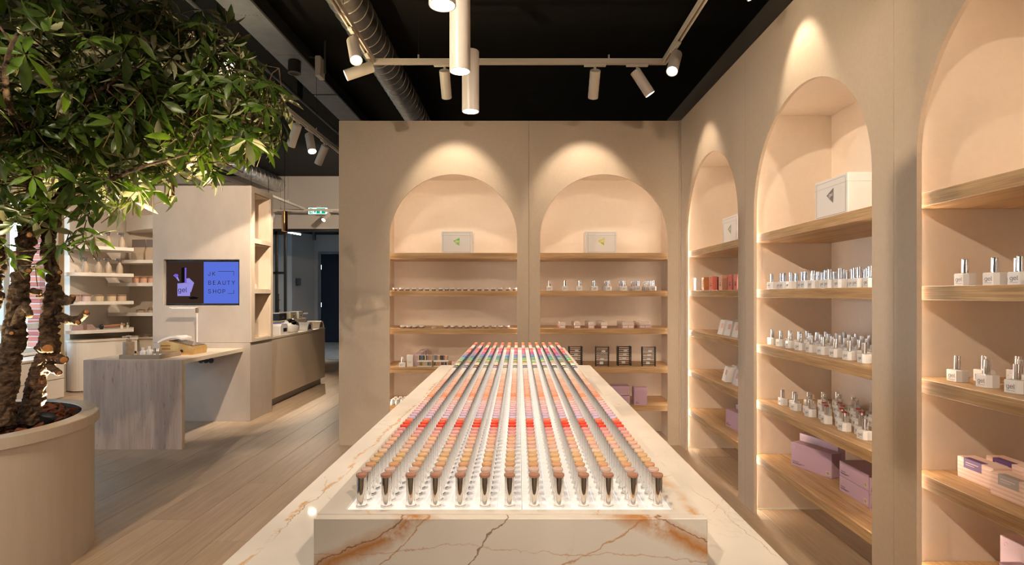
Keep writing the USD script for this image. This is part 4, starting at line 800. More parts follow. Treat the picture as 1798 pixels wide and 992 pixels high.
# ================================================================== left part of the shop
TRAV = look('travertine', {'g': ('geometry', {}), 'm': ('mapping', {'scale': (22, 22, 1.6)}), 'n': ('noise_texture', {'scale': 1.0, 'detail': 6.0, 'roughness': .65, 'distortion': .4}), 'r': ('rgb_ramp', {'ramp': [(.25, srgb(168, 146, 132)), (.45, srgb(186, 163, 149)), (.62, srgb(199, 178, 164)), (.8, srgb(208, 190, 177))]}),
     'm2': ('mapping', {'scale': (60, 60, 9)}), 'n2': ('noise_texture', {'scale': 1.0, 'detail': 3.0}), 'r2': ('rgb_ramp', {'ramp': [(.26, (.55, .5, .46)), (.36, (1, 1, 1))]}), 'x': ('mix_color', {'blend_type': 'multiply', 'fac': .8}), 'p': ('principled_bsdf', {'roughness': .5})},
     [('g.position', 'm.vector'), ('m.vector', 'n.vector'), ('n.fac', 'r.fac'), ('g.position', 'm2.vector'), ('m2.vector', 'n2.vector'), ('n2.fac', 'r2.fac'), ('r.color', 'x.a'), ('r2.color', 'x.b'), ('x.result', 'p.base_color')])
TOPW = mottled('pale_table_top', (0.62, 0.53, 0.42), (0.68, 0.58, 0.47), (10, 3, 10), .45)
EDGE = plain('table_edge', (0.62, 0.50, 0.36), .5)
dt = wthing('demonstration_desk', 'long desk with a travertine end panel joined to the screen pillar', 'desk', (-3.22, 5.17, 0))
DX0, DX1, DY0, DZ = -3.64, -2.815, 4.66, .747
part(dt, 'table_top', cbox(DX0, DX1, DY0 + .0005, PY0 - .001, DZ - .036, DZ, .001), TOPW)
part(dt, 'end_panel', cbox(DX0, DX1, DY0, DY0 + .0015, 0, DZ - .0005, .0004), TRAV, 'travertine end panel'); part(dt, 'end_board', cbox(DX0 + .0005, DX1 + .0005, DY0 + .002, DY0 + .04, 0, DZ - .0365, .0005), EDGE)
for i, x in enumerate((353, 362, 371)):
    p = at(x, 633, PY0); t = wthing('wall_socket', f'round black socket under the desk, {("left", "middle", "right")[i]} of three', 'socket', (p[0], PY0, p[2]), group='sockets under the desk')
    part(t, 'plate', cyl(.027, .008, (p[0], PY0 - .0085, p[2]), (0, 1, 0), 24, .002), DARK); part(t, 'insert', lathe([(.019, 0), (.02, -.002), (.017, -.002), (.015, .003), (0, .003)], 24, (p[0], PY0 - .0085, p[2]), (0, 1, 0)), plain('socket_grey', (.04, .04, .04), .3))

# on the desk
STONE = mottled('beige_stoneware', srgb(140, 122, 102), srgb(154, 136, 116), (30, 30, 30), .6)
TRAYM = plain('grey_beige_tray', srgb(150, 132, 114), .5)
tx = -3.33
t = wthing('serving_tray', 'shallow grey-beige tray on the desk holding the pump bottle and small bottles', 'tray', (-3.265, 4.83, DZ)); tr = (-3.385, -3.04, 4.72, 5.02)
part(t, 'base', cbox(*tr[:2], *tr[2:], DZ, DZ + .006, .001), TRAYM)
part(t, 'rim', cat(cbox(tr[0], tr[1], tr[2], tr[2] + .008, DZ + .006, DZ + .036, .001), cbox(tr[0], tr[1], tr[3] - .008, tr[3], DZ + .006, DZ + .036, .001), cbox(tr[0], tr[0] + .008, tr[2] + .008, tr[3] - .008, DZ + .006, DZ + .036, .001), cbox(tr[1] - .008, tr[1], tr[2] + .008, tr[3] - .008, DZ + .006, DZ + .036, .001)), TRAYM)
zt = DZ + .006
def pxT(x, Y): return (x - CX) / F * Y
p = (pxT(226, 4.86), 4.86, zt); t = thing('pump_bottle', 'tall beige stoneware pump bottle standing in the desk tray', 'bottle', p)
part(t, 'body', lathe([(0, 0), (.040, 0), (.043, .004), (.043, .125), (.039, .131), (.02, .133), (.0, .133)], 32), STONE, smooth=40); part(t, 'collar', cyl(.020, .022, (0, 0, .132), n=24, b=.002), STONE)
part(t, 'pump', cat(cyl(.008, .02, (0, 0, .154), n=14), cbox(-.016, .016, -.016, .016, .172, .184, .004), bar((0, 0, .178), (-.03, -.035, .174), .006)), plain('pump_grey', srgb(170, 160, 150), .4))
def small_bottle(x, Y, label, r, h, m, cap, ch=.03, neck=.010):
    t = thing('small_bottle', label, 'bottle', (pxT(x, Y), Y, zt)); part(t, 'body', lathe([(0, 0), (r - .002, 0), (r, .003), (r, h * .72), (r * .8, h * .92), (neck, h), (0, h)], 24), m, smooth=40)
    part(t, 'cap', cyl(neck + .001, ch, (0, 0, h - .001), n=18, b=.002), cap); part(t, 'label', lathe([(r + .0003, h * .18), (r + .0006, h * .19), (r + .0006, h * .55), (r + .0003, h * .56)], 24), MATWHITE, smooth=40); return t
small_bottle(238, 4.80, 'tiny clear bottle with black cap beside the pump bottle', .013, .035, plain('amber_glass', srgb(196, 180, 140), .1), DARK, .022, .006)
small_bottle(251, 4.80, 'rounded white bottle in the tray, left of two', .021, .062, WHITE, WHITE, .026); small_bottle(262, 4.82, 'rounded white bottle in the tray, right of two', .023, .070, WHITE, WHITE, .026)
small_bottle(271.5, 4.80, 'slim silver-capped bottle in the tray, left of two', .011, .034, WHITE, CHROME, .046, .009); small_bottle(282, 4.80, 'slim silver-capped bottle in the tray, right of two', .011, .034, WHITE, CHROME, .046, .009)
t = thing('clear_pot', 'flat clear pot at the right end of the desk tray', 'pot', (pxT(276, 4.76), 4.76, zt)); part(t, 'jar', lathe([(0, 0), (.02, 0), (.022, .016), (0, .016)], 24), CLEARP, smooth=40); part(t, 'lid', cyl(.0225, .008, (0, 0, .0165), n=24, b=.002), MATWHITE)
t = thing('wooden_disc', 'small brown wooden disc lying left of the pump bottle', 'disc', (pxT(214, 4.80), 4.80, zt)); part(t, 'disc', cyl(.018, .010, n=22, b=.002), COPPER); part(t, 'knob', cyl(.006, .010, (0, 0, .0095), n=12, b=.002), COPPER)
# golden lamp unit, white tissue
GOLD = mottled('brushed_gold', srgb(206, 166, 104), srgb(228, 192, 128), (12, 200, 12), .35, metal=.45)
gx0, gx1, gy = pxT(283, 5.08), pxT(345, 5.3), 5.06
t = wthing('nail_dust_unit', 'low brushed gold nail dust unit with glossy grille on the desk', 'device', ((gx0 + gx1) / 2, 5.1, DZ))
w3 = Polygon([(0, 0), (0, .10), (.06, .125), (.30, .075), (.31, .045), (.30, 0)]); part(t, 'housing', extrude(w3, .22, (gx0, 5.06, DZ), (1, 0, 0), (0, 0, 1), (0, 1, 0)), GOLD)
part(t, 'grille', hull([(gx0 + .07, 5.075, DZ + .1245), (gx0 + .295, 5.075, DZ + .0775), (gx0 + .07, 5.265, DZ + .1245), (gx0 + .295, 5.265, DZ + .0775), (gx0 + .07, 5.075, DZ + .129), (gx0 + .295, 5.075, DZ + .082), (gx0 + .07, 5.265, DZ + .129), (gx0 + .295, 5.265, DZ + .082)]), plain('smoked_grille', srgb(110, 92, 78), .12))
part(t, 'vent_slots', cat([cube(gx0 + .01, gx0 + .095, 5.0585, 5.0605, DZ + .02 + k * .028, DZ + .032 + k * .028) for k in range(3)]), plain('slot_dark', srgb(150, 108, 60), .5)); part(t, 'dial', cyl(.013, .008, (gx0 + .20, 5.0595, DZ + .035), (0, -1, 0), 16, .002), DARK)
t = wthing('white_hand_rest', 'white curved hand rest lying on top of the gold nail dust unit', 'hand rest', (gx0 + .05, 5.1, DZ + .13))
cv = [(-.05, .10), (.0, .128), (.06, .148), (.12, .150), (.17, .132)]; part(t, 'cushion', extrude(Polygon(cv + [(a, b + .018) for a, b in cv[::-1]]), .16, (gx0 + .01, 5.09, DZ + .0), (1, 0, 0), (0, 0, 1), (0, 1, 0)), WHITE)
# desk lamp
lx, ly = pxT(346, 5.55), 5.55
t = wthing('led_desk_lamp', 'slim white desk lamp with a long level head below the screen', 'desk lamp', (lx, ly, DZ)); zt2 = EYE - (541 - CY) / F * ly
part(t, 'base', cyl(.055, .010, (lx + .02, ly, DZ), n=32, b=.003), WHITEMET); part(t, 'stem', bar((lx, ly, DZ + .009), (lx, ly, zt2 - .04), .007), WHITEMET); part(t, 'joint', cbox(lx - .012, lx + .012, ly - .012, ly + .012, zt2 - .045, zt2 + .005, .003), plain('lamp_joint', srgb(130, 112, 96), .4))
part(t, 'head', cbox(pxT(299, ly), lx - .004, ly - .02, ly + .02, zt2 + .0, zt2 + .012, .004), WHITEMET); part(t, 'glow_strip', cube(pxT(302, ly), lx - .03, ly - .014, ly + .014, zt2 - .0015, zt2 - .0005), glow('desk_lamp_glow', (1, .93, .85), 3))

# in the pillar niches
def npos(x, z, d=.06): Y = PY0 + .1; return ((x - CX) / F * Y, Y, z)
NX1 = PX1 - .03
for i, (y, nm) in enumerate(((5.80, 'front'), (5.85, 'rear'))):
    t = thing('pink_tumbler', f'small pink glass jar on the upper pillar niche shelf, {nm} one', 'jar', (NX1 - .05 - .05 * i, y, 1.877)); part(t, 'jar', lathe([(0, 0), (.024, 0), (.026, .004), (.026, .065), (0, .065)], 24), plain(f'pink_glass_{i}', srgb(236, 190, 172), .2), smooth=40); part(t, 'lid', cyl(.0265, .022, (0, 0, .0655), n=24, b=.002), plain(f'pink_lid_{i}', srgb(232, 206, 190), .4))
for i, y in enumerate((5.80, 5.90)):
    t = thing('acrylic_block', f'clear acrylic stand with gold pin in the middle pillar niche, {("front", "rear")[i]} one', 'stand', (NX1 - .05, y, 1.354)); part(t, 'block', cbox(-.03, .03, -.04, .04, 0, .05, .003), plain(f'acrylic_{i}', srgb(240, 228, 220), .08)); part(t, 'pin', cyl(.004, .085, (0, 0, .0495), n=10), COPPER)
t = thing('gold_stand', 'little gold display tray in the lowest pillar niche', 'tray', (NX1 - .05, 5.86, .844)); part(t, 'tray', cbox(-.05, .05, -.085, .085, 0, .012, .002), GOLD); part(t, 'rack', cat(cbox(-.045, .045, -.08, -.074, .0125, .05, .001), cbox(-.045, .045, -.0, .006, .0125, .045, .001)), GOLD); part(t, 'ring', lathe([(.016, 0), (.020, .003), (.016, .006)], 18, (0, .045, .03), (1, 0, 0)), DARK)

# counter behind the pillar
KX, KY0, KY1, KZ = -2.83, 6.20, 8.15, .805
kc = wthing('rear_counter', 'beige counter behind the pillar with grey toe kick', 'counter', (-3.2, 7.2, 0))
part(kc, 'body', cbox(-3.55, KX - .004, KY0, KY1 - .003, .09, KZ - .028, .001), PAINT); part(kc, 'worktop', cbox(-3.555, KX, KY0, KY1, KZ - .026, KZ, .0015), TOPW); part(kc, 'toe_kick', cube(-3.5, KX - .05, KY0, KY1 - .05, 0, .0895), plain('toe_kick', (.30, .27, .24), .5))
rb_ = wthing('display_riser', 'beige riser box standing on the rear counter', 'riser', (-3.3, 7.3, KZ)); part(rb_, 'top', cbox(-3.50, -3.09, 6.3, 8.12, KZ + .13, KZ + .145, .001), TOPW); part(rb_, 'front', cbox(-3.11, -3.095, 6.31, 8.11, KZ + .0005, KZ + .1295, .001), TOPW); part(rb_, 'end', cbox(-3.49, -3.1105, 8.095, 8.11, KZ + .0005, KZ + .1295, .001), TOPW)
def onk(x, X=-2.965): return F * X / (x - CX)
BLUE = plain('blue_print', srgb(54, 74, 176), .4)
y = onk(487, -2.965); t = thing('nail_lamp', 'white nail lamp with blue top on the rear counter', 'device', (-2.965, y, KZ + .0008), 90)
part(t, 'shell', extrude(Polygon([(-.11, 0), (.11, 0), (.11, .07), (.08, .125), (-.07, .13), (-.11, .10)]), .17, (0, -.085, 0), (1, 0, 0), (0, 0, 1), (0, 1, 0)), WHITE); part(t, 'top_pad', hull([(-.07, -.084, .1305), (.08, -.084, .1255), (-.07, .084, .1305), (.08, .084, .1255), (-.06, -.07, .139), (.07, -.07, .134), (-.06, .07, .139), (.07, .07, .134)]), BLUE, 'blue top'); part(t, 'opening', cube(-.03, .075, -.0862, -.0855, .03, .075), DARK)
y = onk(511, -2.965); t = thing('nail_lamp', 'round white nail lamp with mirror dome on the rear counter', 'device', (-2.965, y, KZ + .0008))
dome = trimesh.creation.icosphere(3, 1.0); v = dome.vertices.copy(); v *= (.10, .13, .105); v[:, 2] = np.maximum(v[:, 2] + .07, 0); part(t, 'shell', mk(v, dome.faces), WHITE, smooth=True)
dm = dome.vertices.copy(); dm *= (.1015, .1315, .1065); kf = dome.faces[(dm[dome.faces][:, :, 2] + dm[dome.faces][:, :, 0] * .5 > .062).all(1)]; dm[:, 2] += .07; part(t, 'mirror_dome', mk(dm, kf), CHROME, smooth=True)
for i, (x, lab) in enumerate(((532, 'white tunnel nail lamp with dark mouth on the rear counter, left of two'), (553, 'cream tunnel nail lamp at the far end of the rear counter'))):
    y = onk(x, -2.965); t = thing('tunnel_lamp', lab, 'device', (-2.965, y, KZ + .0008), 90)
    o = [(.10 * math.cos(a), .105 * math.sin(a)) for a in np.linspace(0, math.pi, 20)]; inn = [(.075 * math.cos(a), .012 + .07 * math.sin(a)) for a in np.linspace(math.pi, 0, 16)]
    part(t, 'shell', extrude(Polygon(o).difference(Polygon(inn)), .20, (0, -.10, 0), (1, 0, 0), (0, 0, 1), (0, 1, 0)), WHITE if i == 0 else plain('cream_shell', srgb(232, 218, 196), .3)); part(t, 'lining', extrude(Polygon(inn).buffer(-.001), .19, (0, -.09, 0), (1, 0, 0), (0, 0, 1), (0, 1, 0)), plain(f'lamp_inside_{i}', (.08, .07, .065), .4))
for i, (x, w_, m_, lab) in enumerate(((488, .22, DARK, 'black and white boxed device on the riser, nearest'), (507, .2, CREAM, 'cream boxed device on the riser, second'), (520, .16, WHITE, 'white device on the riser, third'))):
    y = onk(x, -3.2); t = thing('boxed_device', lab, 'box', (-3.2, y, KZ + .146), 90); part(t, 'body', cbox(-w_ / 2, w_ / 2, -.07, .07, 0, .088, .004), m_); part(t, 'lid', cbox(-w_ / 2 + .002, w_ / 2 - .002, -.068, .068, .0882, .1, .003), WHITE); part(t, 'print', cube(-.02, .02, -.0712, -.0702, .03, .05), GREYINK)
t = thing('spray_gun', 'small white spray tool lying at the end of the riser', 'tool', (-3.14, onk(533, -3.14), KZ + .146), 60); part(t, 'barrel', bar((-.05, 0, .06), (.07, 0, .065), .012), WHITE); part(t, 'grip', bar((-.02, 0, .055), (-.035, 0, .0), .013), WHITE); part(t, 'cup', cyl(.016, .03, (-.02, 0, .07), n=14, b=.003), CHROME)

# curved display shelves in the far left corner
BAYW = mottled('bay_paint', (0.60, 0.51, 0.41), (0.63, 0.54, 0.44), (20, 20, 20), .55)
SHW = plain('white_shelf', (0.70, 0.63, 0.55), .4)
BY = 8.6
bay = wthing('display_bay', 'beige corner display wall with a curved top panel behind the tree', 'display wall', (-5.2, 8.4, 0))
part(bay, 'back_panel', cube(-6.09, -4.3, BY, BY + .04, 0, 3.0), BAYW)
def curved(x0, y0, x1, y1, r):
    """Outline of a shelf on the left wall: its front runs from (x0, y0) to (x1, y1), its left corner is rounded, its right end turns back to the wall."""
    d = np.array([x1 - x0, y1 - y0]); d /= np.linalg.norm(d); c = np.array([x0, y0]) + d * r; b = np.array([-5.998, y0 + .12])
    o = [(x1, y1), (x1 * 1.038, y1 * 1.038), (-5.998, y1 * 1.038)]
    for s in np.linspace(0, 1, 10): o.append(tuple((1 - s) ** 2 * b + 2 * s * (1 - s) * np.array([x0 - .03, y0 - .01]) + s * s * c))
    return Polygon(o)
LS = (-5.79, 7.20, -5.36, 7.76); 
lowc = curved(-5.80, 7.26, -5.34, 7.82, .18)
lc = wthing('display_cabinet', 'low pale cabinet under the curved shelves', 'cabinet', (-5.5, 7.9, 0)); part(lc, 'body', extrude(lowc.buffer(-.01), .64, (0, 0, .02)), SHW); part(lc, 'top', extrude(lowc, .03, (0, 0, .662)), TOPW); part(lc, 'plinth', extrude(lowc.buffer(-.03), .0195), plain('plinth', (.3, .27, .24), .6))
rc = wthing('display_cabinet', 'low beige cabinet behind the desk, right of the curved shelves', 'cabinet', (-4.8, 8.4, 0)); part(rc, 'body', cbox(-5.9, -4.32, 8.16, BY - .001, 0.02, .64), BAYW); part(rc, 'top', cbox(-5.9, -4.31, 8.14, BY - .001, .645, .672), TOPW); part(rc, 'plinth', cube(-5.88, -4.33, 8.2, BY - .002, 0, .0195), plain('plinth2', (.3, .27, .24), .6))
for i, (yp, lab) in enumerate(((432, 'uppermost'), (479, 'second'), (529, 'third'), (579, 'lowest'))):
    Ym = 7.45; z = EYE - (yp - CY) / F * Ym; s = .045
    solo('curved_shelf', extrude(curved(*LS, .16), s, (0, 0, z - s)), SHW, f'white shelf with rounded left end, {lab} of the left stack', 'shelf', 'left stack of curved shelves')
for i, (yp, lab) in enumerate(((460, 'uppermost'), (500.5, 'middle'), (553, 'lowest'))):
    Ym = 8.1; z = EYE - (yp - 4 - CY) / F * Ym; s = .05
    solo('straight_shelf', cbox(-5.98, -4.32, 8.1, BY - .001, z - s, z, .003), SHW, f'white straight shelf behind the pillar edge, {lab} of the right stack', 'shelf', 'right stack of straight shelves')
zv = EYE - (397 - CY) / F * 8.0; cvp = [(-5.95, 8.45)] + [(-5.95 + 1.63 * s, 8.45 - .5 * math.sin(min(1, s * 1.5) * math.pi / 2)) for s in np.linspace(.05, 1, 14)] + [(-4.32, BY - .002), (-5.95, BY - .002)]
part(bay, 'curved_valance', extrude(Polygon(cvp), .20, (0, 0, zv - .03)), SHW)
part(bay, 'corner_post', cbox(-5.99, -5.90, 7.14, 7.24, 0, 2.9, .004), plain('post_bronze', srgb(150, 128, 96), .4))
part(bay, 'side_panel', cube(-6.09, -6.0, 7.45, BY, 0, 2.9), SHW)
wc = wthing('window_cabinet', 'low beige drawer cabinet under the window behind the trunks', 'cabinet', (-5.9, 6.6, 0)); part(wc, 'body', cbox(-6.09, -5.72, 5.0, 7.0, 0, .50, .002), SHW)
for k, (a, b) in enumerate(((.01, .24), (.25, .485))): part(wc, 'drawer', cbox(-5.72, -5.70, 5.01, 6.99, a, b, .002), SHW)
part(wc, 'top', cbox(-6.09, -5.69, 4.99, 7.01, .5, .525, .002), TOPW)

def zline(y, Y): return EYE - (y - CY) / F * Y
zA = [zline(432, 7.45), zline(479, 7.45), zline(529, 7.45), zline(579, 7.45)]; zB = [zline(456, 8.1), zline(496.5, 8.1), zline(549, 8.1)]
GREYB = plain('grey_bottle', srgb(176, 156, 134), .45); DGREY = plain('dark_nozzle', srgb(92, 80, 72), .4)
def spray(x, Y, z, label, s=1.0):
    t = thing('spray_bottle', label, 'bottle', (pxT(x, Y), Y, z)); part(t, 'body', lathe([(0, 0), (.036 * s, 0), (.040 * s, .006), (.038 * s, .09 * s), (.016 * s, .135 * s), (.014 * s, .15 * s), (0, .15 * s)], 24), GREYB, smooth=40)
    part(t, 'nozzle', cat(cyl(.016 * s, .03 * s, (0, 0, .148 * s), n=16, b=.003), cbox(-.045 * s, .02 * s, -.012 * s, .012 * s, .176 * s, .205 * s, .004)), DGREY); part(t, 'tip', cyl(.010 * s, .012, (-.045 * s, 0, .19 * s), (-1, 0, 0), 12), MATWHITE)
def sY(x, back=.05):
    """Depth just behind the front of the left stack at a picture column."""
    k = (x - CX) / F; t_ = (-5.79 - k * 7.20) / (k * .56 - .43); return 7.20 + .56 * t_ + back
for i, (x, Y) in enumerate(((150, sY(150)), (173, sY(173)), (190, sY(190)), (210, sY(210)))): spray(x, Y, zA[1], f'grey-beige spray bottle on the second curved shelf, {nth(i, 4)}', 1.0)
for i, (x, Y) in enumerate(((163, sY(163)), (190, sY(190)), (214, sY(214)))): spray(x, Y, zA[0], f'grey-beige spray bottle on the uppermost curved shelf, {nth(i, 3)}', 1.0)
for i, (x, Y) in enumerate(((132, sY(132)), (151, sY(151)), (174, sY(174)), (196, sY(196)), (214, sY(214)))):
    t = thing('cream_jar', f'wide jar with brown lid on the third curved shelf, {nth(i, 5)}', 'jar', (pxT(x, Y), Y, zA[2])); jm = plain(f'jar_{i}', srgb(*((176, 150, 140), (206, 184, 180), (210, 190, 150), (208, 186, 150), (206, 176, 148))[i]), .3)
    part(t, 'jar', lathe([(0, 0), (.048, 0), (.052, .005), (.052, .068), (0, .068)], 26), jm, smooth=40); part(t, 'lid', cyl(.053, .022, (0, 0, .0685), n=26, b=.003), plain(f'jarlid_{i}', srgb(146, 112, 88), .4))
for i, (x, Y) in enumerate(((239, 8.2), (253, 8.2), (267, 8.2))):
    t = thing('cream_jar', f'peach jar with brown lid on the middle straight shelf, {nth(i, 3)}', 'jar', (pxT(x, Y), Y, zB[1])); part(t, 'jar', lathe([(0, 0), (.044, 0), (.047, .005), (.047, .068), (0, .068)], 26), plain(f'jarp_{i}', srgb(206, 160, 132), .3), smooth=40); part(t, 'lid', cyl(.048, .022, (0, 0, .0685), n=26, b=.003), plain(f'jarpl_{i}', srgb(150, 104, 80), .4))
for i, (x, dark) in enumerate(((244, 1), (269, 0))):
    p = (pxT(x, 8.22), 8.22, zB[0]); t = thing('refill_pouch', ('beige refill pouch with dark top on the uppermost straight shelf', 'pale refill pouch half hidden by the pillar')[i], 'pouch', p)
    part(t, 'pouch', hull([(-.085, -.045, 0), (.085, -.045, 0), (-.085, .045, 0), (.085, .045, 0), (-.088, -.05, .10), (.088, -.05, .10), (-.095, 0, .21), (.095, 0, .21)]), GREYB); part(t, 'header', hull([(-.096, -.012, .19), (.096, -.012, .19), (-.096, .012, .19), (.096, .012, .19), (-.10, -.003, .305), (.10, -.003, .305), (-.10, .003, .305), (.10, .003, .305)]), plain(f'pouch_top_{i}', srgb(98, 84, 74), .4), 'dark top')
for i, (x, w_) in enumerate(((247, .13), (264, .09))):
    t = thing('lidded_dish', f'brown lidded dish on the lowest straight shelf, {("left", "right")[i]} one', 'dish', (pxT(x, 8.2), 8.2, zB[2])); part(t, 'dish', lathe([(0, 0), (w_ * .36, 0), (w_ * .45, .03), (0, .03)], 24), GREYB, smooth=40); part(t, 'lid', lathe([(w_ * .46, .0305), (w_ * .46, .036), (w_ * .2, .045 + .03 * i), (0, .048 + .03 * i)], 24), plain(f'dish_lid_{i}', srgb(110, 88, 74), .4), smooth=40)
t = thing('mat_roll', 'rose-brown roll lying on the lowest curved shelf, nearer the post', 'roll', (pxT(148, sY(148, .08)), sY(148, .08), zA[3]), 48); part(t, 'roll', hull([(-.13, -.05, 0), (.13, -.05, 0), (-.13, .05, 0), (.13, .05, 0), (-.12, -.04, .06), (.08, -.04, .075), (-.12, .04, .06), (.08, .04, .075)]), plain('mauve_cloth', srgb(150, 122, 116), .7)); part(t, 'band', cbox(-.02, .02, -.052, .052, .0, .075, .004), plain('band_brown', srgb(120, 90, 76), .6))
t = thing('wooden_roller', 'brown wooden roller lying on the lowest curved shelf', 'roller', (pxT(199, sY(199, .07)), sY(199, .07), zA[3]), 50); part(t, 'rod', bar((-.13, -.02, .035), (.14, .05, .045), .022, 14), plain('roller_wood', srgb(150, 106, 78), .5)); part(t, 'knob', cyl(.036, .03, (-.155, -.027, .036), (1, .2, .03), 18, .005), DARK)
for i, x in enumerate((214, 224)): 
    t = thing('dropper_bottle', f'tiny pale bottle at the right end of the lowest curved shelf, {("left", "right")[i]} one', 'bottle', (pxT(x, sY(x)), sY(x), zA[3])); part(t, 'body', cyl(.018, .045, n=16, b=.003), (CREAM, plain('green_tint', srgb(190, 190, 160), .3))[i]); part(t, 'cap', cyl(.009, .035, (0, 0, .045), n=12, b=.002), GREYB)
for i, x in enumerate((242, 258)):
    t = thing('brush_set', f'dark brush tools lying on the low cabinet by the pillar, {("left", "right")[i]} bundle', 'brushes', (pxT(x, 8.15), 8.15, .672), 4); part(t, 'handles', cat([bar((-.07, k * .02 - .02, .012), (.03, k * .02 - .018, .018), .006) for k in range(3)]), plain(f'handles_{i}', srgb(98, 74, 62), .5)); part(t, 'bristles', cat([bar((.03, k * .02 - .018, .018), (.075, k * .02 - .018, .016), .012) for k in range(3)]), DGREY)
# ================================================================== planter and tree
rt = np.random.default_rng(77); rp = random.Random(77)
PC = np.array([-2.752, 2.627]); PR, PH = .60, .69
pm = mottled('planter_lacquer', (0.50, 0.43, 0.35), (0.53, 0.455, 0.375), (30, 30, 3), .5)
pl_ = wthing('round_planter', 'large round beige planter holding the indoor tree', 'planter', (*PC, 0))
o3 = (*PC, 0)
part(pl_, 'drum', lathe([(PR - .012, 0), (PR, .0), (PR, PH - .056), (PR - .012, PH - .056)], 160, o3), pm, smooth=30)
part(pl_, 'rim', lathe([(.545, PH - .12), (.545, PH - .002), (.547, PH), (.616, PH), (.62, PH - .004), (.62, PH - .052), (.616, PH - .055), (.602, PH - .055), (.602, PH - .06), (.59, PH - .12), (.545, PH - .12)], 160, o3), pm, smooth=30)
part(pl_, 'liner', lathe([(.5445, PH - .003), (.5445, PH - .16), (0, PH - .16)], 96, o3), plain('liner_black', (.015, .013, .012), .9), smooth=30)
MZ = PH - .04
soil = wthing('soil', 'dark soil filling the planter under the bark', 'soil', (*PC, MZ), kind='stuff'); 
g = lathe([(.54, -.02), (.53, -.005), (.4, .01), (.2, .03), (0, .035)], 72, (*PC, MZ)); part(soil, 'surface', g, mottled('dark_soil', (.012, .008, .005), (.03, .018, .01), (40, 40, 40), .95), smooth=True)
MUL = look('bark_chip', {'g': ('geometry', {}), 'r': ('rgb_ramp', {'ramp': [(0, srgb(104, 54, 28)), (.4, srgb(160, 86, 44)), (.75, srgb(196, 116, 62)), (1, srgb(128, 78, 48))]}), 'm': ('mapping', {'scale': (40, 90, 40)}), 'n': ('noise_texture', {'scale': 1, 'detail': 3}), 'r2': ('rgb_ramp', {'ramp': [(.3, (.5, .5, .5)), (.65, (1.1, 1.1, 1.1))]}), 'x': ('mix_color', {'blend_type': 'multiply', 'fac': 1.0}), 'p': ('principled_bsdf', {'roughness': .85})},
           [('g.random_per_island', 'r.fac'), ('g.position', 'm.vector'), ('m.vector', 'n.vector'), ('n.fac', 'r2.fac'), ('r.color', 'x.a'), ('r2.color', 'x.b'), ('x.result', 'p.base_color')])
ch = []
while len(ch) < 900:
    a, rr = rp.uniform(0, 2 * math.pi), .515 * math.sqrt(rp.random()); L, w_, h_ = rp.uniform(.03, .075), rp.uniform(.014, .034), rp.uniform(.005, .012)
    v = np.array([(x * L / 2 * rp.uniform(.6, 1), y * w_ / 2 * rp.uniform(.5, 1), z * h_ / 2) for x in (-1, 1) for y in (-1, 1) for z in (-1, 1)])
    c = hull(v); c.apply_transform(trimesh.transformations.euler_matrix(rp.uniform(-.6, .6), rp.uniform(-.5, .5), rp.uniform(0, 6.28)))
    ch.append(mv(c, PC[0] + rr * math.cos(a), PC[1] + rr * math.sin(a), MZ + .028 * (1 - rr / .54) + rp.uniform(.008, .035)))
solo('bark_mulch', cat(ch), MUL, 'loose reddish bark chips covering the planter', 'bark mulch', kind='stuff')

BARK = look('rough_bark', {'g': ('geometry', {}), 'm': ('mapping', {'scale': (26, 26, 60)}), 'n': ('noise_texture', {'scale': 1.0, 'detail': 7.0, 'roughness': .7, 'distortion': .5}), 'r': ('rgb_ramp', {'ramp': [(.30, srgb(22, 15, 11)), (.45, srgb(58, 42, 30)), (.60, srgb(96, 74, 54)), (.78, srgb(142, 118, 90))]}), 'b': ('bump', {'strength': .9, 'distance': .008}), 'p': ('principled_bsdf', {'roughness': .9})},
            [('g.position', 'm.vector'), ('m.vector', 'n.vector'), ('n.fac', 'r.fac'), ('r.color', 'p.base_color'), ('n.fac', 'b.height'), ('b.normal', 'p.normal')])
CUTW = mottled('cut_wood', srgb(160, 106, 62), srgb(190, 134, 82), (60, 60, 60), .7)
tree = wthing('indoor_tree', 'leafy indoor tree with thick gnarled trunks in the round planter', 'tree', (*PC, MZ))
def spline(P, n):
    P = np.array(P, float); t = np.r_[0, np.cumsum(np.linalg.norm(np.diff(P[:, :3], axis=0), axis=1))]; u = np.linspace(0, t[-1], n)
    from scipy.interpolate import PchipInterpolator
    return PchipInterpolator(t, P)(u)
TH = .70
def barky(P, amp, seed, n=None, sides=36):
    P = [(*q[:3], q[3] * TH) for q in P]; S = spline(P, n or max(10, int(sum(np.linalg.norm(np.diff(np.array(P)[:, :3], axis=0), axis=1)) / .007))); m = tube(S[:, :3], S[:, 3], sides)
    v = m.vertices.copy(); c = S[:, :3]; k = len(S); ax = np.repeat(c, sides, 0); d = v[:k * sides] - ax; r = np.linalg.norm(d, axis=1, keepdims=True); d /= r
    q = v[:k * sides]; e = (meshkit.noise(q * (44, 44, 20), seed) - .5) * 1.0 + (meshkit.noise(q * (110, 110, 60), seed + 1) - .5) * 1.1 + (meshkit.noise(q * 11, seed + 2) - .5) * 1.5
    fl_ = np.abs(meshkit.noise(q * (46, 46, 24), seed + 5) - .5) * 2
    v[:k * sides] = q + d * (amp * e - amp * .9 * (fl_ < .16))[:, None] * np.minimum(1, r / .03)
    return mk(v, m.faces)
def T(x, y, Y, r): p = at(x, y, Y); return (*p, r)
YA, YBT = 2.50, 2.62
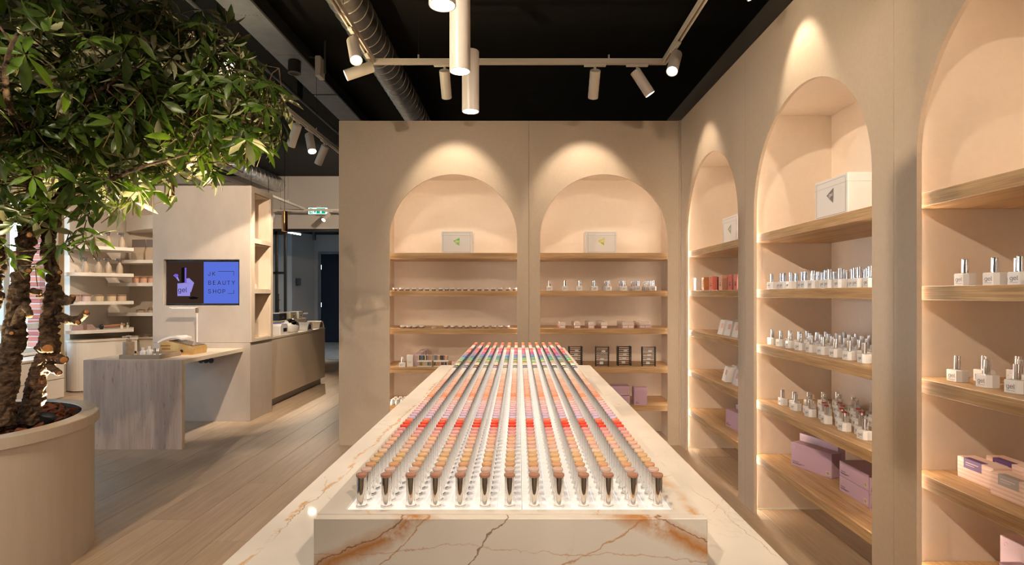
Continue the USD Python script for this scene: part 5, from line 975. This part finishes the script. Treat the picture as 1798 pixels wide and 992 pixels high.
trA = [T(4, 745, YA, .062), T(10, 700, YA, .058), T(18, 640, YA + .02, .055), T(24, 590, YA + .03, .060), T(30, 540, YA + .04, .052), T(36, 490, YA + .05, .046), T(46, 430, YA + .06, .052), T(56, 380, YA + .06, .050), T(62, 330, YA + .06, .042), T(58, 280, YA + .05, .034), T(50, 220, YA + .02, .026), T(60, 140, YA, .016)]
trB = [T(48, 742, YBT, .070), T(55, 715, YBT, .062), T(66, 660, YBT, .055), T(84, 618, YBT, .058), T(88, 575, YBT + .02, .054), T(94, 530, YBT + .03, .054), T(93, 480, YBT + .03, .046), T(84, 430, YBT, .044), T(88, 385, YBT, .046), T(108, 345, YBT + .02, .040), T(132, 300, YBT + .05, .032), T(170, 240, YBT + .1, .024), T(215, 180, YBT + .14, .015)]
trC = [T(-30, 740, 2.72, .055), T(-26, 640, 2.72, .050), T(-14, 540, 2.72, .046), T(-4, 450, 2.70, .044), T(-8, 360, 2.66, .036), T(-30, 260, 2.6, .026), T(-60, 180, 2.5, .016)]
for k, P in enumerate((trA, trB, trC)): part(tree, 'trunk', barky(P, .012, 10 * k), BARK, smooth=True)
br = [[T(70, 610, YBT - .02, .03), T(78, 612, YBT - .06, .028)],
      [T(24, 515, YA + .05, .022), T(50, 512, YA + .08, .02), T(72, 514, YA + .10, .019)],
      [T(104, 555, YBT + .02, .030), T(130, 562, YBT - .02, .026), T(152, 548, YBT - .05, .020)], [T(118, 560, YBT, .022), T(136, 566, YBT - .06, .018)],
      [T(70, 520, YBT, .02), T(58, 508, YBT + .02, .017)], [T(84, 625, YBT, .04), T(112, 632, YBT - .05, .032)], [T(86, 600, YBT - .03, .042), T(84, 612, YBT - .085, .040)],
      [T(100, 520, YBT, .034), T(122, 528, YBT - .04, .026), T(128, 520, YBT - .05, .016)], [T(40, 470, YA, .024), T(50, 475, YA - .06, .018)], [T(95, 470, YBT, .02), T(104, 478, YBT - .055, .015)], [T(56, 410, YA, .022), T(52, 412, YA - .06, .019)], [T(44, 440, YA, .022), T(27, 446, YA - .05, .015)],
      [T(26, 575, YA, .026), T(44, 540, YA - .02, .022), T(52, 555, YA - .05, .02)], [T(14, 580, YA, .02), T(20, 585, YA - .06, .015)], [T(60, 665, YBT, .03), T(46, 690, YBT - .02, .018)], [T(80, 640, YBT, .03), T(104, 655, YBT - .04, .018)]]
for k, P in enumerate(br):
    sb_ = part(tree, 'stub', barky(P, .007, 200 + 7 * k, sides=22), BARK, smooth=True)
    e, d = np.array(P[-1][:3]), np.array(P[-1][:3]) - np.array(P[-2][:3]); d /= np.linalg.norm(d)
    r_ = P[-1][3] * TH * .8; part(sb_, 'cut_face', lathe([(r_ * .9, -.002), (r_ * .86, .003), (r_ * .5, .0045), (0, .004)], 18, e, d), CUTW, 'pale cut wood face', smooth=50)
# branches into the crown
limbs = [[(62, 330, YA + .06, .03), (90, 250, 2.4, .022), (160, 170, 2.35, .014), (240, 120, 2.3, .008)], [(88, 385, YBT, .03), (150, 330, 2.7, .024), (220, 270, 2.8, .018), (330, 220, 2.8, .012), (420, 190, 2.75, .006)], [(108, 345, YBT, .026), (180, 320, 2.5, .018), (260, 290, 2.45, .011), (330, 270, 2.45, .006)],
         [(58, 280, YA, .026), (20, 200, 2.2, .02), (10, 120, 1.95, .013), (30, 60, 1.8, .008)], [(90, 440, YBT - .05, .010), (115, 432, 2.5, .007), (150, 424, 2.42, .004)], [(132, 300, YBT + .05, .022), (240, 200, 2.9, .016), (350, 110, 3.0, .010), (440, 60, 3.0, .005)], [(50, 220, YA, .02), (120, 90, 2.5, .014), (230, 20, 2.5, .009)], [(330, 220, 2.8, .009), (400, 215, 2.7, .006), (455, 225, 2.62, .003)], [(350, 110, 3.0, .007), (430, 110, 2.85, .005), (490, 120, 2.8, .003)], [(220, 270, 2.8, .012), (300, 285, 2.7, .008), (400, 285, 2.65, .004)]]
tips = []
for k, P in enumerate(limbs):
    Q = [T(*q) for q in P]; part(tree, 'branch', barky(Q, .004, 400 + 5 * k, n=40, sides=12), BARK, smooth=True); tips.append(spline(Q, 30)[:, :3])
tips = np.vstack(tips)

# leaves: palmate clusters of pointed leaflets on a stalk
LEAF = look('leaf_green', {'g': ('geometry', {}), 'o': ('noise_texture', {'scale': 5.0, 'detail': 2.0}), 'r': ('rgb_ramp', {'ramp': [(.3, srgb(38, 56, 20)), (.5, srgb(58, 80, 28)), (.7, srgb(84, 104, 40))]}),
      'bk': ('color', {'value': srgb(140, 140, 110)}), 'mx': ('mix_color', {'blend_type': 'mix'}), 'p': ('principled_bsdf', {'roughness': .38, 'specular_ior_level': .45}), 't': ('translucent_bsdf', {}), 'tc': ('mix_color', {'blend_type': 'multiply', 'fac': 1.0, 'b': (1.5, 1.7, .6), 'use_clamp': False}), 'm': ('mix_closure', {'fac': .26})},
      [('g.position', 'o.vector'), ('o.fac', 'r.fac'), ('r.color', 'mx.a'), ('bk.color', 'mx.b'), ('g.backfacing', 'mx.fac'), ('mx.result', 'p.base_color'), ('r.color', 'tc.a'), ('tc.result', 't.color'), ('p.BSDF', 'm.closure1'), ('t.BSDF', 'm.closure2')], 'm.closure')
def leaflet(L, w):
    s = np.array([0, .12, .34, .60, .84, 1.0]); wd = w * np.array([.04, .34, .92, 1.0, .52, .0]); z = -L * .10 * s ** 2 * 2.0
    v, f = [], []
    for a, b, c in zip(s, wd, z): v += [(a * L, -b / 2, c + b * .16), (a * L, 0, c), (a * L, b / 2, c + b * .16)]
    for i in range(5):
        for j in (0, 1): q = i * 3 + j; f += [(q, q + 3, q + 4), (q, q + 4, q + 1)]
    return np.array(v), np.array(f)
def cluster(p, up, size, r):
    """One compound leaf at p whose leaflets radiate around the direction up."""
    size = size * (1.25 if p[1] < 1.95 else 1.0); up = up / np.linalg.norm(up); a, b, _ = frame_axes(up); n = r.integers(5, 8); ph = r.uniform(0, 6.28); V, Fc, k = [], [], 0
    for i in range(n):
        L = size * r.uniform(.75, 1.1); v, f = leaflet(L, L * r.uniform(.25, .34)); th = ph + i * 2 * math.pi / n + r.uniform(-.2, .2)
        x = a * math.cos(th) + b * math.sin(th); dr = r.uniform(-.15, .75); x2 = x * math.cos(dr) - up * math.sin(dr); n2 = up * math.cos(dr) + x * math.sin(dr); y2 = np.cross(n2, x2)
        tw = r.uniform(-.4, .4); y3 = y2 * math.cos(tw) + n2 * math.sin(tw); n3 = np.cross(x2, y3)
        V.append(p + x2 * size * .06 + v[:, :1] * x2 + v[:, 1:2] * y3 + v[:, 2:] * n3); Fc.append(f + k); k += len(v)
    return np.vstack(V), np.vstack(Fc)
lobes = [((-2.45, 2.35, 2.45), (.95, .85, .78)), ((-2.05, 2.75, 2.34), (.74, .62, .58)), ((-1.68, 2.70, 2.30), (.42, .40, .34)), ((-1.34, 2.70, 2.20), (.22, .28, .26)), ((-1.85, 2.55, 2.06), (.40, .40, .22)), ((-2.15, 2.45, 1.80), (.42, .40, .22)), ((-2.55, 1.9, 2.15), (.60, .40, .50))]
wts = np.array([np.prod(r_) ** .62 for _, r_ in lobes]); wts /= wts.sum()
pos, ups, sz = [], [], []
NL = 1500
while len(pos) < NL:
    k = rt.choice(len(lobes), p=wts); c, r_ = np.array(lobes[k][0]), np.array(lobes[k][1]); d = rt.normal(size=3); d /= np.linalg.norm(d); p = c + d * r_ * rt.uniform(.45, 1.0) ** .6
    if p[2] > 3.35 or p[1] < 1.15 or p[0] < -3.6 or (abs(p[0] + 1.96) < .17 and abs(p[2] - 2.88) < .2): continue
    x, y = CX + F * p[0] / p[1], CY - F * (p[2] - EYE) / p[1]
    u = d * .8 + np.array([0, 0, .75]) + rt.normal(size=3) * .35
    pos.append(p); ups.append(u if rt.random() > .14 else -u); sz.append(rt.uniform(.08, .125))
# a few low sprays of leaves by the trunks
for x, y, Y in ((20, 455, 2.36), (8, 430, 2.3), (100, 430, 2.45), (112, 425, 2.42), (150, 424, 2.42), (62, 470, 2.5), (140, 400, 2.5), (165, 415, 2.4)):
    pos.append(at(x, y, Y)); ups.append(np.array([rt.uniform(-.4, .4), -.5, .9])); sz.append(.085)
pos, ups, sz = np.array(pos), np.array(ups), np.array(sz); order = np.argsort(pos[:, 1] + np.maximum(0, -2.9 - pos[:, 0]) * 3)
STALK = plain('leaf_stalk', srgb(112, 92, 48), .6)
def stalk(p, u, s):
    q = p - u / np.linalg.norm(u) * s * .9; q[2] -= .02; return tube([q, (p + q) / 2 + [0, 0, -.006], p], [.0022, .002, .0016], 4, False)
mv_, mf_, k_, st_ = [], [], 0, []
for n, i in enumerate(order):
    v, f = cluster(pos[i], ups[i], sz[i], rt); st_.append(stalk(pos[i].copy(), ups[i], sz[i]))
    if n < 290: part(tree, 'leaf', mk(v, f), LEAF, smooth=True)
    else: mv_.append(v); mf_.append(f + k_); k_ += len(v)
part(tree, 'foliage', mk(np.vstack(mv_), np.vstack(mf_)), LEAF, smooth=True, kind='stuff'); part(tree, 'stalks', cat(st_), STALK, kind='stuff')
tw = []
for i in order[::3]:
    j = np.argmin(np.linalg.norm(tips - pos[i], axis=1)); a, b = tips[j], pos[i] - np.array([0, 0, .03])
    if np.linalg.norm(a - b) < .55: tw.append(tube([a, (a + b) / 2 + rt.normal(size=3) * .03, b], [.004, .003, .002], 5, False))
part(tree, 'twigs', cat(tw), BARK, kind='stuff')

# uplights standing in the bark
for i, (x, y, dvec, pw, hf, lab) in enumerate(((-2.265, 2.66, (.40, .0, 1), 1.7, 30, 'small black uplight at the right edge of the planter bark'), (-2.53, 2.90, (.40, -.24, 1), .9, 48, 'small uplight hidden behind the thick right trunk in the planter'), (-2.75, 2.3, (.25, .2, 1), .25, 40, 'small uplight at the camera side of the planter bark, out of view'))):
    z = MZ + .012; t = wthing('planter_uplight', lab, 'uplight', (x, y, z)); d = np.array(dvec, float); d /= np.linalg.norm(d)
    part(t, 'stake', bar((x, y, z - .02), (x, y, z + .02), .006), DARK); o = np.array([x, y, z + .015]); part(t, 'housing', lathe([(0, 0), (.026, 0), (.032, .012), (.034, .05), (.030, .05), (.027, .014), (0, .014)], 24, o, d), DARK, smooth=40); part(t, 'lens', cyl(.026, .002, o + d * .016, d, 24), LENS if i else LENS_DIM)
    lamp_light(t, o + d * .052, d, K_SPOT * pw, hf, .4, (1.0, .78, .42))
